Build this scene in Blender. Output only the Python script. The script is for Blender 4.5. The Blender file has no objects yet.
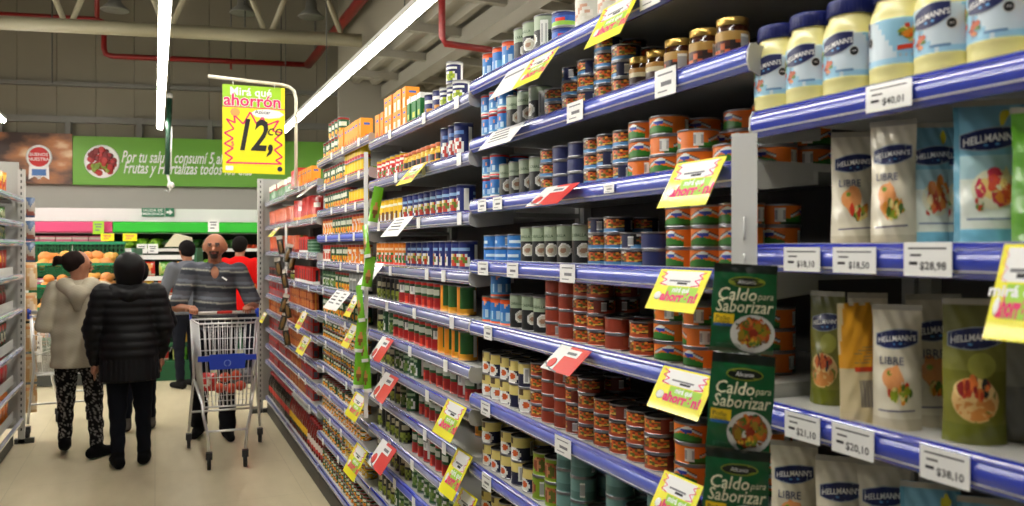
import bpy, math, random
import numpy as np
from mathutils import Vector, Matrix
random.seed(7)
RNG = random.Random(11)
R = math.radians
PI = math.pi
sin, cos = math.sin, math.cos
SC = bpy.context.scene
COL = SC.collection

# ------------------------------------------------------------------ camera, world, exposure
H = 1.62                       # eye height
F = 800.0                      # focal length in pixels of the 1024 px frame
TH = math.atan(357.0 / F)      # the camera is turned this far right of the aisle
CT, ST = cos(TH), sin(TH)
cam_data = bpy.data.cameras.new('camera')
cam = bpy.data.objects.new('camera', cam_data); COL.objects.link(cam)
cam.location = (0, 0, H); cam.rotation_euler = (R(90), 0, -TH)
cam_data.sensor_width = 36; cam_data.lens = 36 * F / 1024
cam_data.shift_y = -5 / 1024
cam_data.clip_start = 0.05; cam_data.clip_end = 100
cam_data.dof.use_dof = True; cam_data.dof.focus_distance = 3.0; cam_data.dof.aperture_fstop = 4.5
SC.camera = cam
SC.view_settings.view_transform = 'Standard'
SC.view_settings.look = 'None'
SC.view_settings.gamma = 1.0
SC.view_settings.use_curve_mapping = False
SC.view_settings.exposure = 0.85
w = bpy.data.worlds.new('world'); SC.world = w; w.use_nodes = True
w.node_tree.nodes['Background'].inputs[0].default_value = (0.5, 0.5, 0.5, 1)
w.node_tree.nodes['Background'].inputs[1].default_value = 0.05
STRIP_POWER = 24.0             # emission of the fluorescent diffusers
LAMPS = []                     # the strips themselves are built with the ceiling fittings

def lin(c):
    if isinstance(c, str):
        c = tuple(int(c[i:i + 2], 16) / 255 for i in (0, 2, 4))
    return tuple((x / 12.92 if x <= 0.04045 else ((x + 0.055) / 1.055) ** 2.4) for x in c[:3])

# ------------------------------------------------------------------ materials
MATS = {}
def pm(name, c, rough=0.5, metal=0.0, spec=0.5, coat=0.0, alpha=None, emit=None, noise=None, trans=None, coat_rough=0.05, bump=None):
    if name in MATS: return MATS[name]
    m = bpy.data.materials.new(name); m.use_nodes = True
    nt = m.node_tree; b = nt.nodes['Principled BSDF']
    cl = lin(c)
    b.inputs['Base Color'].default_value = (*cl, 1)
    b.inputs['Roughness'].default_value = rough
    b.inputs['Metallic'].default_value = metal
    b.inputs['Specular IOR Level'].default_value = spec
    b.inputs['Coat Weight'].default_value = coat
    b.inputs['Coat Roughness'].default_value = coat_rough
    if emit: b.inputs['Emission Color'].default_value = (*lin(c), 1); b.inputs['Emission Strength'].default_value = emit
    if alpha is not None: b.inputs['Alpha'].default_value = alpha
    if trans: b.inputs['Transmission Weight'].default_value = trans
    if noise:
        sc, amt = noise
        tc = nt.nodes.new('ShaderNodeTexCoord'); n = nt.nodes.new('ShaderNodeTexNoise')
        n.inputs['Scale'].default_value = sc; n.inputs['Detail'].default_value = 4
        nt.links.new(tc.outputs['Object'], n.inputs['Vector'])
        mx = nt.nodes.new('ShaderNodeMix'); mx.data_type = 'RGBA'
        mx.inputs[6].default_value = (*[x * (1 - amt) for x in cl], 1)
        mx.inputs[7].default_value = (*[min(1, x * (1 + amt)) for x in cl], 1)
        nt.links.new(n.outputs['Fac'], mx.inputs[0]); nt.links.new(mx.outputs[2], b.inputs['Base Color'])
    if bump:
        sc, st = bump
        tc = nt.nodes.new('ShaderNodeTexCoord'); n = nt.nodes.new('ShaderNodeTexNoise')
        n.inputs['Scale'].default_value = sc
        nt.links.new(tc.outputs['Object'], n.inputs['Vector'])
        bp = nt.nodes.new('ShaderNodeBump'); bp.inputs['Strength'].default_value = st; bp.inputs['Distance'].default_value = 0.01
        nt.links.new(n.outputs['Fac'], bp.inputs['Height']); nt.links.new(bp.outputs[0], b.inputs['Normal'])
    MATS[name] = m
    return m

def attr_mat(name, rough, coat=0.0, spec=0.5, bump=None):
    m = pm(name, (1, 1, 1), rough, coat=coat, spec=spec, bump=bump)
    nt = m.node_tree
    a = nt.nodes.new('ShaderNodeAttribute'); a.attribute_name = 'Col'
    nt.links.new(a.outputs['Color'], nt.nodes['Principled BSDF'].inputs['Base Color'])
    return m
PRINT = attr_mat('printed_paper', 0.38)
GLOSS = attr_mat('printed_film', 0.28, coat=0.8, bump=(28, 0.45))
CARD = attr_mat('printed_card', 0.5)
CLOTH = attr_mat('cloth', 0.9, spec=0.15)
SKIN = attr_mat('skin', 0.5, spec=0.4)
PUFFER = attr_mat('puffer_cloth', 0.55, spec=0.2)
PEEL = attr_mat('fruit_peel', 0.45)
TIN = pm('tin_metal', (0.60, 0.60, 0.62), 0.3, metal=1.0)
DARKTIN = pm('lid_metal', (0.30, 0.29, 0.28), 0.32, metal=0.9)
GOLD = pm('gold_lid_metal', (0.80, 0.66, 0.36), 0.3, metal=0.8)
WHITE = pm('white_paint', (0.86, 0.86, 0.85), 0.45)
SHELFW = pm('shelf_enamel', (0.74, 0.74, 0.72), 0.35, noise=(6, 0.06))
BACKP = pm('back_panel_enamel', (0.32, 0.31, 0.30), 0.5, noise=(5, 0.08))
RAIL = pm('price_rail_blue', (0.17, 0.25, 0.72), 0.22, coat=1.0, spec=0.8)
RAILSHEEN = pm('price_rail_film_sheen', (0.56, 0.59, 0.78), 0.22, coat=1.0, spec=0.9)  # clear film over blue, with the grazing reflection mixed into its colour
RAILEDGE = pm('rail_edge_white', (0.88, 0.89, 0.93), 0.3)
PAPER = pm('paper_white', (0.96, 0.96, 0.95), 0.6)
INK = pm('ink_dark', (0.08, 0.08, 0.10), 0.6)
INKGREY = pm('ink_grey', (0.45, 0.45, 0.47), 0.6)
PINK = pm('ink_pink', (0.90, 0.12, 0.42), 0.5)
WHITEINK = pm('ink_white', (0.95, 0.95, 0.95), 0.5)
CREAMINK = pm('ink_cream', (0.93, 0.92, 0.78), 0.5)
YELLOWINK = pm('ink_yellow', (0.98, 0.83, 0.10), 0.5)
REDINK = pm('ink_red', (0.80, 0.10, 0.12), 0.5)
NAVYINK = pm('ink_navy', (0.08, 0.13, 0.33), 0.5)

# ------------------------------------------------------------------ mesh builder
class MB:
    def __init__(s): s.v = []; s.f = []; s.m = []; s.c = []; s.s = []; s.hascol = False
    def add(s, vs, fs, mat=0, col=None, smooth=False):
        b = len(s.v); s.v.extend(vs)
        for i, f in enumerate(fs):
            s.f.append(tuple(b + k for k in f)); s.m.append(mat)
            c = col[i] if isinstance(col, list) else col
            s.c.append(c)
            if c is not None: s.hascol = True
            s.s.append(smooth)
        return s
    def box(s, c, d, mat=0, col=None, rot=0, M=None):
        x, y, z = (k / 2 for k in d)
        vs = [Vector((i * x, j * y, k * z)) for k in (-1, 1) for j in (-1, 1) for i in (-1, 1)]
        if M is not None: vs = [M @ v for v in vs]
        elif rot: vs = [Matrix.Rotation(rot, 3, 'Z') @ v for v in vs]
        vs = [tuple(v + Vector(c)) for v in vs]
        return s.add(vs, [(0, 2, 3, 1), (4, 5, 7, 6), (0, 1, 5, 4), (2, 6, 7, 3), (0, 4, 6, 2), (1, 3, 7, 5)], mat, col)
    def tube(s, pts, r, n=8, mat=0, col=None, caps=True):
        pts = [Vector(p) for p in pts]; N = len(pts)
        rr = r if isinstance(r, (list, tuple)) else [r] * N
        ring = []; up = None
        for i, p in enumerate(pts):
            t = (pts[min(i + 1, N - 1)] - pts[max(i - 1, 0)]).normalized()
            if up is None:
                up = Vector((0, 0, 1)) if abs(t.z) < 0.9 else Vector((1, 0, 0))
            a = t.cross(up).normalized(); b = t.cross(a).normalized(); up = -b if False else up
            ring += [tuple(p + a * cos(2 * PI * k / n) * rr[i] + b * sin(2 * PI * k / n) * rr[i]) for k in range(n)]
        fs = [(i * n + k, i * n + (k + 1) % n, (i + 1) * n + (k + 1) % n, (i + 1) * n + k) for i in range(N - 1) for k in range(n)]
        if caps: fs += [tuple(range(n))[::-1], tuple((N - 1) * n + k for k in range(n))]
        return s.add(ring, fs, mat, col, True)
    def prism(s, prof, y0, y1, mat=0, col=None, smooth=False, axis='y'):
        n = len(prof)
        if axis == 'y': vs = [(p[0], y, p[1]) for y in (y0, y1) for p in prof]
        elif axis == 'x': vs = [(x, p[0], p[1]) for x in (y0, y1) for p in prof]
        else: vs = [(p[0], p[1], z) for z in (y0, y1) for p in prof]
        s.add(vs, [(k, (k + 1) % n, n + (k + 1) % n, n + k) for k in range(n)], mat, col, smooth)
        return s.add(vs, [tuple(range(n))[::-1], tuple(range(n, 2 * n))], mat, col)
    def ellipsoid(s, c, r, nu=12, nv=8, mat=0, colfn=None, col=None, M=None, bump=0, rng=None):
        vs = []; fs = []; cs = []
        for j in range(nv + 1):
            a = PI * j / nv
            for i in range(nu):
                t = 2 * PI * i / nu
                k = 1 + (rng.uniform(-bump, bump) if bump and 0 < j < nv else 0)
                v = Vector((r[0] * sin(a) * cos(t) * k, r[1] * sin(a) * sin(t) * k, r[2] * cos(a) * k))
                if M is not None: v = M @ v
                vs.append(tuple(v + Vector(c)))
        for j in range(nv):
            for i in range(nu):
                fs.append((j * nu + i, (j + 1) * nu + i, (j + 1) * nu + (i + 1) % nu, j * nu + (i + 1) % nu))
                cs.append(colfn(i / nu, j / nv) if colfn else col)
        return s.add(vs, fs, mat, cs, True)
    def lathe(s, prof, n=24, fn=None, mats=None, smooth=True, zr=None, cap=None, uoff=0):
        """prof: (r, z, tag); fn(du, v, tag) -> colour or None (then the plain metal slot 1)"""
        vs = []; fs = []; ms = []; cs = []
        for r, z, t in prof:
            for i in range(n):
                a = 2 * PI * (i / n - 0.5)
                vs.append((r * sin(a), -r * cos(a), z))
        z0, z1 = zr or (prof[0][1], prof[-1][1])
        base = len(s.v); s.v.extend(vs)
        for j in range(len(prof) - 1):
            tag = prof[j + 1][2]
            v = ((prof[j][1] + prof[j + 1][1]) / 2 - z0) / (z1 - z0)
            for i in range(n):
                s.f.append((base + j * n + i, base + j * n + (i + 1) % n, base + (j + 1) * n + (i + 1) % n, base + (j + 1) * n + i))
                c = fn((i + 0.5) / n - 0.5, v, tag) if fn and isinstance(tag, str) and tag.startswith('p') else None
                if isinstance(tag, int): s.m.append(tag)
                else: s.m.append(0)
                s.c.append(c); s.s.append(smooth)
                if c is not None: s.hascol = True
        return s
    def mesh(s, name, mats):
        me = bpy.data.meshes.new(name)
        me.from_pydata(s.v, [], s.f)
        for m in mats: me.materials.append(m)
        me.polygons.foreach_set('material_index', s.m)
        me.polygons.foreach_set('use_smooth', s.s)
        if s.hascol:
            a = me.color_attributes.new('Col', 'FLOAT_COLOR', 'CORNER')
            buf = []
            for f, c in zip(s.f, s.c):
                c = (0.8, 0.8, 0.8) if c is None else c
                buf += [c[0], c[1], c[2], 1.0] * len(f)
            a.data.foreach_set('color', buf)
        me.update()
        return me
    def obj(s, name, mats, parent=None, loc=(0, 0, 0), rotz=0):
        return link(name, s.mesh(name, mats if isinstance(mats, (list, tuple)) else [mats]), parent, loc, rotz)

def link(name, data, parent=None, loc=(0, 0, 0), rotz=0, M=None):
    o = bpy.data.objects.new(name, data); COL.objects.link(o)
    if parent is not None: o.parent = parent
    if M is not None: o.matrix_local = M
    else:
        o.location = loc
        if rotz: o.rotation_euler = (0, 0, rotz)
    return o
def tag(o, label, cat, group=None):
    o['label'] = label; o['category'] = cat
    if group: o['group'] = group
    return o
def struct(o): o['kind'] = 'structure'; return o
def thing(name, label, cat, loc=(0, 0, 0), rotz=0, group=None, M=None):
    return tag(link(name, None, None, loc, rotz, M), label, cat, group)

# ------------------------------------------------------------------ lettering
_tx = {}
def text_geo(body, size=1.0, shear=0.0, bold=0.0, align='CENTER', xs=1.0):
    key = (body, shear, bold, align)
    if key not in _tx:
        cu = bpy.data.curves.new('lettering', 'FONT'); cu.body = body; cu.size = 1
        cu.align_x = align; cu.align_y = 'CENTER'; cu.shear = shear; cu.offset = bold; cu.resolution_u = 2
        o = bpy.data.objects.new('lettering', cu); COL.objects.link(o)
        dg = bpy.context.evaluated_depsgraph_get()
        me = bpy.data.meshes.new_from_object(o.evaluated_get(dg))
        _tx[key] = ([tuple(v.co) for v in me.vertices], [tuple(p.vertices) for p in me.polygons])
        bpy.data.objects.remove(o); bpy.data.meshes.remove(me); bpy.data.curves.remove(cu)
    vs, fs = _tx[key]
    return [(x * size * xs, y * size) for x, y, z in vs], fs
def add_text(mb, body, fn, size, mat=0, col=None, **k):
    """fn maps flat lettering coordinates to 3-D"""
    vs, fs = text_geo(body, size, **k)
    if vs: mb.add([fn(x, y) for x, y in vs], fs, mat, col)

# ------------------------------------------------------------------ where things are (world frame: x across the aisle, y along it)
def s_of(px, a):               # distance along the aisle at which lateral offset a shows in column px
    t = F * a / (CT * (px - 155.0))
    return (t - a * ST) / CT
def zk(k): return H - 1.08 * k
def W(px, py, d):              # point at camera depth d
    u = (px - 512) / F * d
    return (CT * u + ST * d, -ST * u + CT * d, H + (248 - py) / F * d)
PHI = R(-12.7)                 # the back of the hall is set at this angle
UX, UY = (cos(PHI), sin(PHI)), (-sin(PHI), cos(PHI))
def far(px, py, q):            # (p, z) on the back-of-hall plane q
    k = (px - 512) / F
    D = (CT * k + ST, -ST * k + CT)
    t = q / (D[0] * UY[0] + D[1] * UY[1])
    return t * (D[0] * UX[0] + D[1] * UX[1]), H + (248 - py) / F * t
def FW(p, q, z=0.0): return (UX[0] * p + UY[0] * q, UX[1] * p + UY[1] * q, z)
YB = [-0.264, 1.155, 2.574, 3.993, 5.411, 6.83, 8.16]     # bay boundaries of the long gondola
AL = 0.986                     # its rail fronts
DEPTH = 0.46
# ================================================================== THE SETTING
# floor
def floor_mat():
    m = pm('vinyl_floor', (0.60, 0.565, 0.48), 0.28, spec=0.5)
    nt = m.node_tree; b = nt.nodes['Principled BSDF']
    tc = nt.nodes.new('ShaderNodeTexCoord')
    n = nt.nodes.new('ShaderNodeTexNoise'); n.inputs['Scale'].default_value = 3.0; n.inputs['Detail'].default_value = 5
    mp = nt.nodes.new('ShaderNodeMapping'); mp.inputs['Scale'].default_value = (3, 1, 1)
    nt.links.new(tc.outputs['Object'], mp.inputs[0]); nt.links.new(mp.outputs[0], n.inputs['Vector'])
    mx = nt.nodes.new('ShaderNodeMix'); mx.data_type = 'RGBA'
    mx.inputs[6].default_value = (*lin((0.75, 0.70, 0.575)), 1); mx.inputs[7].default_value = (*lin((0.84, 0.795, 0.675)), 1)
    nt.links.new(n.outputs['Fac'], mx.inputs[0])
    sx = nt.nodes.new('ShaderNodeSeparateXYZ'); nt.links.new(tc.outputs['Object'], sx.inputs[0])
    prev = None
    for ax in (0, 1):                                   # fine seams every 0.9 m
        fr = nt.nodes.new('ShaderNodeMath'); fr.operation = 'PINGPONG'; fr.inputs[1].default_value = 0.45
        nt.links.new(sx.outputs[ax], fr.inputs[0])
        lt = nt.nodes.new('ShaderNodeMath'); lt.operation = 'GREATER_THAN'; lt.inputs[1].default_value = 0.0018
        nt.links.new(fr.outputs[0], lt.inputs[0])
        if prev:
            mn = nt.nodes.new('ShaderNodeMath'); mn.operation = 'MINIMUM'; nt.links.new(prev.outputs[0], mn.inputs[0]); nt.links.new(lt.outputs[0], mn.inputs[1]); prev = mn
        else: prev = lt
    mr0 = nt.nodes.new('ShaderNodeMapRange'); mr0.inputs[3].default_value = 0.75; nt.links.new(prev.outputs[0], mr0.inputs[0])
    mu = nt.nodes.new('ShaderNodeMix'); mu.data_type = 'RGBA'; mu.blend_type = 'MULTIPLY'; mu.inputs[0].default_value = 1
    nt.links.new(mx.outputs[2], mu.inputs[6]); nt.links.new(mr0.outputs[0], mu.inputs[7])
    nt.links.new(mu.outputs[2], b.inputs['Base Color'])
    n2 = nt.nodes.new('ShaderNodeTexNoise'); n2.inputs['Scale'].default_value = 1.3
    nt.links.new(tc.outputs['Object'], n2.inputs['Vector'])
    mr = nt.nodes.new('ShaderNodeMapRange'); mr.inputs[3].default_value = 0.2; mr.inputs[4].default_value = 0.42
    b.inputs['Roughness'].default_value = 0.3
    return m
struct(MB().box((2, 6, -0.05), (26, 26, 0.1)).obj('floor', floor_mat()))

WALLM = pm('wall_sheet', (0.47, 0.45, 0.39), 0.75, noise=(0.8, 0.08))
WALLLOW = pm('wall_plaster', (0.70, 0.69, 0.66), 0.7)
BEIGE = pm('truss_paint', (0.56, 0.54, 0.45), 0.5)
REDPIPE = pm('red_pipe_paint', (0.50, 0.08, 0.07), 0.4)
STEEL = pm('grey_steel', (0.42, 0.42, 0.40), 0.5)
DECK = pm('roof_deck', (0.50, 0.485, 0.44), 0.6)
DARKS = pm('dark_steel', (0.22, 0.23, 0.22), 0.5)

QW = 15.0                       # the back wall plane
zr = far(155, 187, QW)[1]
ztop = 7.2
wl = MB().box((2, QW + 0.1, zr / 2 + 0.1), (26, 0.2, zr + 0.2))
o = wl.obj('wall_back', WALLLOW, rotz=PHI); struct(o)
# ribbed metal sheet above
sh = MB()
pw = 0.62
for i in range(-16, 30):
    x0 = i * pw
    sh.box((x0 + pw / 2, QW + 0.05, (zr + 0.2 + ztop) / 2), (pw - 0.008, 0.1, ztop - zr - 0.2))
o = sh.obj('panel', WALLM, parent=None, rotz=PHI); o.name = 'wall_upper'; struct(o)
sh = MB().box((2, QW + 0.14, (zr + ztop) / 2), (28, 0.06, ztop - zr)); o = sh.obj('wall_backing', DARKS, rotz=PHI); struct(o)
# steel rails and studs on the back wall
rl = MB()
for py in (86, 121):
    z = far(100, py, QW)[1]
    rl.box((2, QW - 0.06, z), (26, 0.1, 0.07 if py == 86 else 0.11))
o = rl.obj('trim_1', STEEL, rotz=PHI); struct(o)
for px in (-60, 2, 70, 141, 211, 283, 352):
    p, z1 = far(px, 121, QW); z0 = far(px, 136, QW)[1]
    o = MB().box((p, QW - 0.07, (z0 + z1) / 2 - 0.05), (0.09, 0.1, z1 - z0 + 0.1)).obj('trim_2', STEEL, rotz=PHI); struct(o)
# side walls, wall behind the camera, roof
struct(MB().box((-8, 5, 3.6), (0.2, 26, 7.2)).obj('wall_left', WALLM))
struct(MB().box((8.5, 5, 3.6), (0.2, 26, 7.2)).obj('wall_right', WALLM))
struct(MB().box((0, -6, 3.6), (18, 0.2, 7.2)).obj('wall_front', WALLM))
ROOFM = pm('roof_sheet', (0.42, 0.41, 0.38), 0.7)
struct(MB().box((1, 5, 7.25), (22, 28, 0.1)).obj('ceiling', ROOFM))
# lower ribbed deck on the right, its edge beam and cross beams
ZC = H + 0.9 * 2.65 / CT
dk = MB()
x = 2.65
while x < 7.5:
    dk.prism([(x, ZC), (x + 0.05, ZC + 0.07), (x + 0.17, ZC + 0.07), (x + 0.22, ZC), (x + 0.30, ZC), (x + 0.30, ZC + 0.1), (x, ZC + 0.1)], -3, 12.6)
    x += 0.30
o = dk.obj('ceiling_deck', DECK); struct(o)
aB = CT * (ZC - 0.06 - H) / 0.7
struct(MB().box((aB + 0.09, 4.8, ZC - 0.11), (0.2, 15.6, 0.2)).obj('trim_3', DECK))
struct(MB().box((2.66, 4.8, ZC + 1.5), (0.06, 15.6, 3.0)).obj('wall_side', WALLM))
y = -0.5
while y < 12.6:
    struct(MB().box((5.0, y, ZC - 0.05), (4.7, 0.09, 0.1)).obj('trim_4', DECK)); y += 1.35
struct(MB().box((5.2, 12.7, ZC - 0.35), (5.1, 0.12, 0.9)).obj('trim_5', DECK))

# ---------------------------------------------------------------- roof truss with its round bottom chord
def fobj(mb, name, mats, parent=None): return mb.obj(name, mats, parent, rotz=PHI if parent is None else 0)
QT = 10.7
t = thing('roof_truss', 'cream painted steel roof truss with thick round bottom tube', 'truss', rotz=PHI)
pA, zA = far(-80, 21, QT); pB, zB = far(362, 38, QT)
zt = far(170, 31, QT)[1]
MB().tube([(pA, QT, zt), (pB, QT, zt)], 0.085, 14).obj('bottom_chord', BEIGE, t)
MB().tube([(pA, QT, zt + 1.3), (pB + 0.1, QT, zt + 1.3)], 0.07, 10).obj('top_chord', BEIGE, t)
for px in (68, 168, 268, 345):
    p = far(px, 31, QT)[0]
    for dx in (-0.95, 0.95):
        if p + dx * 0.8 > pB: continue
        MB().tube([(p + 0.04 * (1 if dx > 0 else -1), QT, zt + 0.05), (p + dx * 0.55, QT, zt + 1.3)], 0.035, 8).obj('web_bar', BEIGE, t)

# red sprinkler pipe: across the back wall, then along the hall
QP = 14.55
t = thing('sprinkler_pipe', 'dark red sprinkler pipe running across the back wall and along the roof', 'pipe', rotz=PHI)
zp1 = far(200, 60, QP)[1]
p0 = far(104, 52, QP)[0]; p1 = far(308, 66, QP)[0]
zp2 = far(50, 17, QP)[1]
MB().tube([(-7, QP, zp2), (p0 - 0.12, QP, zp2), (p0 - 0.03, QP, zp2 - 0.03), (p0, QP, zp2 - 0.12), (p0, QP, zp1 + 0.12), (p0 + 0.03, QP, zp1 + 0.03), (p0 + 0.12, QP, zp1), (p1, QP, zp1)], 0.045, 10).obj('cross_run', REDPIPE, t)
pq = far(97, 0, QP)[0]
MB().tube([(pq, QP, zp2), (pq, QP, 7.0)], 0.04, 8).obj('riser', REDPIPE, t)
c = FW(p1, QP, zp1)
r2 = MB().tube([(c[0], c[1], c[2]), (c[0] - 0.05, -4, c[2])], 0.07, 12).obj('long_run', REDPIPE, None)
tag(r2, 'thick red sprinkler main running lengthwise above the shop', 'pipe'); r2.name = 'sprinkler_main'
for px in (231, 55):
    p, z = far(px, 62, QP)
    zz = zp1 if px == 231 else zp2
    MB().tube([(p, QP, zz), (p, QP, zz - 0.14)], 0.02, 6).obj('sprinkler_drop', REDPIPE, t)
# red drop pipe at upper right, turning across
t2 = W(442, 2, 7.4); t3 = W(442, 40, 7.4); t4 = W(500, 47, 7.2)
o = MB().tube([t2[:2] + (5.3,), t2, (t3[0], t3[1], t3[2] + 0.03), (t3[0] + 0.03, t3[1], t3[2]-0.03), (t3[0] + 1.5, t3[1] + 0.1, t3[2] - 0.05)], 0.032, 10).obj('drop_pipe', REDPIPE)
tag(o, 'red drop pipe bending right below the ribbed deck', 'pipe')
# thin hangers
for px, py0, py1, q in ((52, 0, 83, 14.2), (231, 0, 58, 14.2), (245, 0, 27, 12.5), (315, 0, 50, 14.2), (281, 40, 150, 14.8), (363, 0, 80, 14.2)):
    p, z0 = far(px, py1, q)
    o = MB().tube([(p, q, z0), (p, q, 7.1)], 0.012, 5).obj('hanger_rod', DARKS, rotz=PHI)
    tag(o, 'thin dark hanger rod dropping from the roof near the back wall', 'rod', 'thin hanger rods near the back wall')
# high bay luminaires (unlit) behind the truss
for px, py in ((115, 6), (243, 9), (311, 13), (375, 16)):
    p, z = far(px, py, 12.6)
    t = thing('bay_lamp', '%s of the unlit round bay lamps behind the truss, counting from the bakery banner side' % {115: 'first', 243: 'second', 311: 'third', 375: 'fourth'}[px], 'lamp', loc=FW(p, 12.6, z), rotz=PHI, group='unlit bay lamps under the roof')
    MB().lathe([(0.02, 0.22, 0), (0.07, 0.2, 0), (0.09, 0.05, 0), (0.2, -0.06, 0), (0.19, -0.07, 0), (0.0, -0.03, 0)], 16).obj('reflector', STEEL, t)
    MB().tube([(0, 0, 0.2), (0, 0, 7.15 - z)], 0.008, 5).obj('cord', DARKS, t)

# ---------------------------------------------------------------- fluorescent strips
LITE = bpy.data.materials.new('lit_diffuser'); LITE.use_nodes = True
nb = LITE.node_tree.nodes['Principled BSDF']; nb.inputs['Emission Color'].default_value = (1, 0.955, 0.865, 1); nb.inputs['Emission Strength'].default_value = STRIP_POWER
def strip(a, z, y0, y1, label):
    t = thing('fluorescent_strip', label, 'light', (a, 0, z))
    MB().box((0, (y0 + y1) / 2, 0.045), (0.09, y1 - y0, 0.05)).obj('housing', WHITE, t)
    # the diffuser is split into lamp lengths
    y = y0; L = 1.55
    while y < y1 - 0.2:
        ye = min(y + L, y1)
        MB().prism([(-0.04, 0.02), (-0.032, -0.022), (0.032, -0.022), (0.04, 0.02)], y + 0.004, ye - 0.004).obj('diffuser', LITE, t)
        y = ye
    for yy in np.arange(y0 + 0.4, y1, 3.1):
        MB().tube([(0, yy, 0.07), (0, yy, 7.18 - z)], 0.006, 5).obj('hanger', DARKS, t)
e = W(160, 128, 12.0); aL1 = e[0]
strip(e[0], e[2], -.6, e[1], 'long lit fluorescent strip hung over the middle of the aisle')
e = W(284, 131, 12.0)
strip(e[0], e[2], -.6, e[1], 'long lit fluorescent strip slanting above the tall can shelves')
e = W(3, 121, 12.3)
strip(e[0], e[2], 1.0, e[1], 'lit fluorescent strip ending above the bread photo banner')
strip(-3.8, 3.4, 3, 14, 'added out-of-view fluorescent strip over the neighbouring aisle on the left')  # this and the next two: out of view, added to brighten the back
strip(-5.4, 3.4, 3, 14, 'added out-of-view fluorescent strip two rows to the left of the aisle')
strip(-7.0, 3.4, 3, 14, 'added out-of-view fluorescent strip three rows to the left, by the side wall')
strip(4.4, 3.5, 0, 11, 'lit fluorescent strip hung over the neighbouring aisle behind the can shelves')

# hanging green pole with hook
b = W(167, 190, 11.4)
t = thing('hanging_pole', 'slim dark green pole with a white hook hanging before the green banner', 'pole', (b[0], b[1], 0))
zb, zt_ = b[2], W(167, 98, 11.4)[2]
GPOLE = pm('green_pole_paint', (0.10, 0.25, 0.18), 0.4)
MB().tube([(0, 0, zb + 0.22), (0.03, 0, zt_)], 0.035, 8).obj('pole', GPOLE, t)
MB().tube([(0.05, 0, zb + 0.3), (0.06, 0, zt_ - 0.4)], 0.012, 6).obj('cable', WHITE, t)
MB().tube([(0.0, 0, zb + 0.24), (0.03, 0, zb + 0.12), (0.05, 0, zb + 0.02), (0.02, 0, zb - 0.03), (-0.03, 0, zb)], 0.018, 6).obj('hook', WHITE, t)
MB().ellipsoid((0.05, 0, zb + 0.07), (0.05, 0.05, 0.05)).obj('hook_ball', WHITE, t)
MB().ellipsoid((0.03, 0, zt_ + 0.03), (0.045, 0.045, 0.045)).obj('top_ball', WHITE, t)
MB().tube([(0.03, 0, zt_), (0.03, 0, 7.2)], 0.008, 5).obj('cord', DARKS, t)

# ---------------------------------------------------------------- banners on the back wall
def banner_plane(name, px0, px1, py0, py1, q, mats, label, cat='banner'):
    pa, z1 = far(px0, py0, q); pb, z0 = far(px1, py1, q)
    z1 = far(155, py0, q)[1]; z0 = far(155, py1, q)[1]
    t = thing(name, label, cat, rotz=PHI)
    MB().box(((pa + pb) / 2, q, (z0 + z1) / 2), (pb - pa, 0.03, z1 - z0)).obj('board', mats, t)
    return t, pa, pb, z0, z1
GREENB = pm('banner_green', (0.40, 0.66, 0.13), 0.45)
t, pa, pb, z0, z1 = banner_plane('produce_banner', 73, 420, 138, 186, QW - 0.14, GREENB, 'long green banner with fruit photo and white lettering on back wall')
qf = QW - 0.158
def onb(px, py):
    return far(px, py, qf)
mb = MB()
pL, zL = onb(121, 157); add_text(mb, 'Por tu salud, consumí 5 al día', lambda x, y: (pL + x, qf, zL + y), 0.29, shear=0.35, bold=0.014, align='LEFT', xs=0.545)
pL2, zL2 = onb(123, 168); add_text(mb, 'Frutas y Hortalizas todos los días', lambda x, y: (pL2 + x, qf, zL2 + y), 0.29, shear=0.35, bold=0.014, align='LEFT', xs=0.545)
mb.obj('lettering', WHITEINK, t)
pc, zc = onb(102, 161.5)
mb = MB(); mb.ellipsoid((pc, qf, zc), (0.285, 0.006, 0.285), 16, 24); mb.obj('photo_ring', WHITEINK, t)
mb = MB(); rr = random.Random(3)
for k in range(60):
    a = rr.uniform(0, 2 * PI); d = 0.215 * math.sqrt(rr.random())
    c = rr.choice([(0.5, .05, .08), (0.65, .1, .12), (0.35, .03, .06), (.75, .2, .2)])
    if sin(a) < -0.5: c = rr.choice([(.45, .55, .1), (.7, .12, .1), (.55, .65, .2)])
    rad = rr.uniform(.035, .058)
    mb.ellipsoid((pc + cos(a) * d, qf - 0.004 - k * 0.0004, zc + sin(a) * d), (rad, .002, rad), 8, 10, col=lin(c))
mb.obj('fruit_photo', CARD, t)
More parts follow.
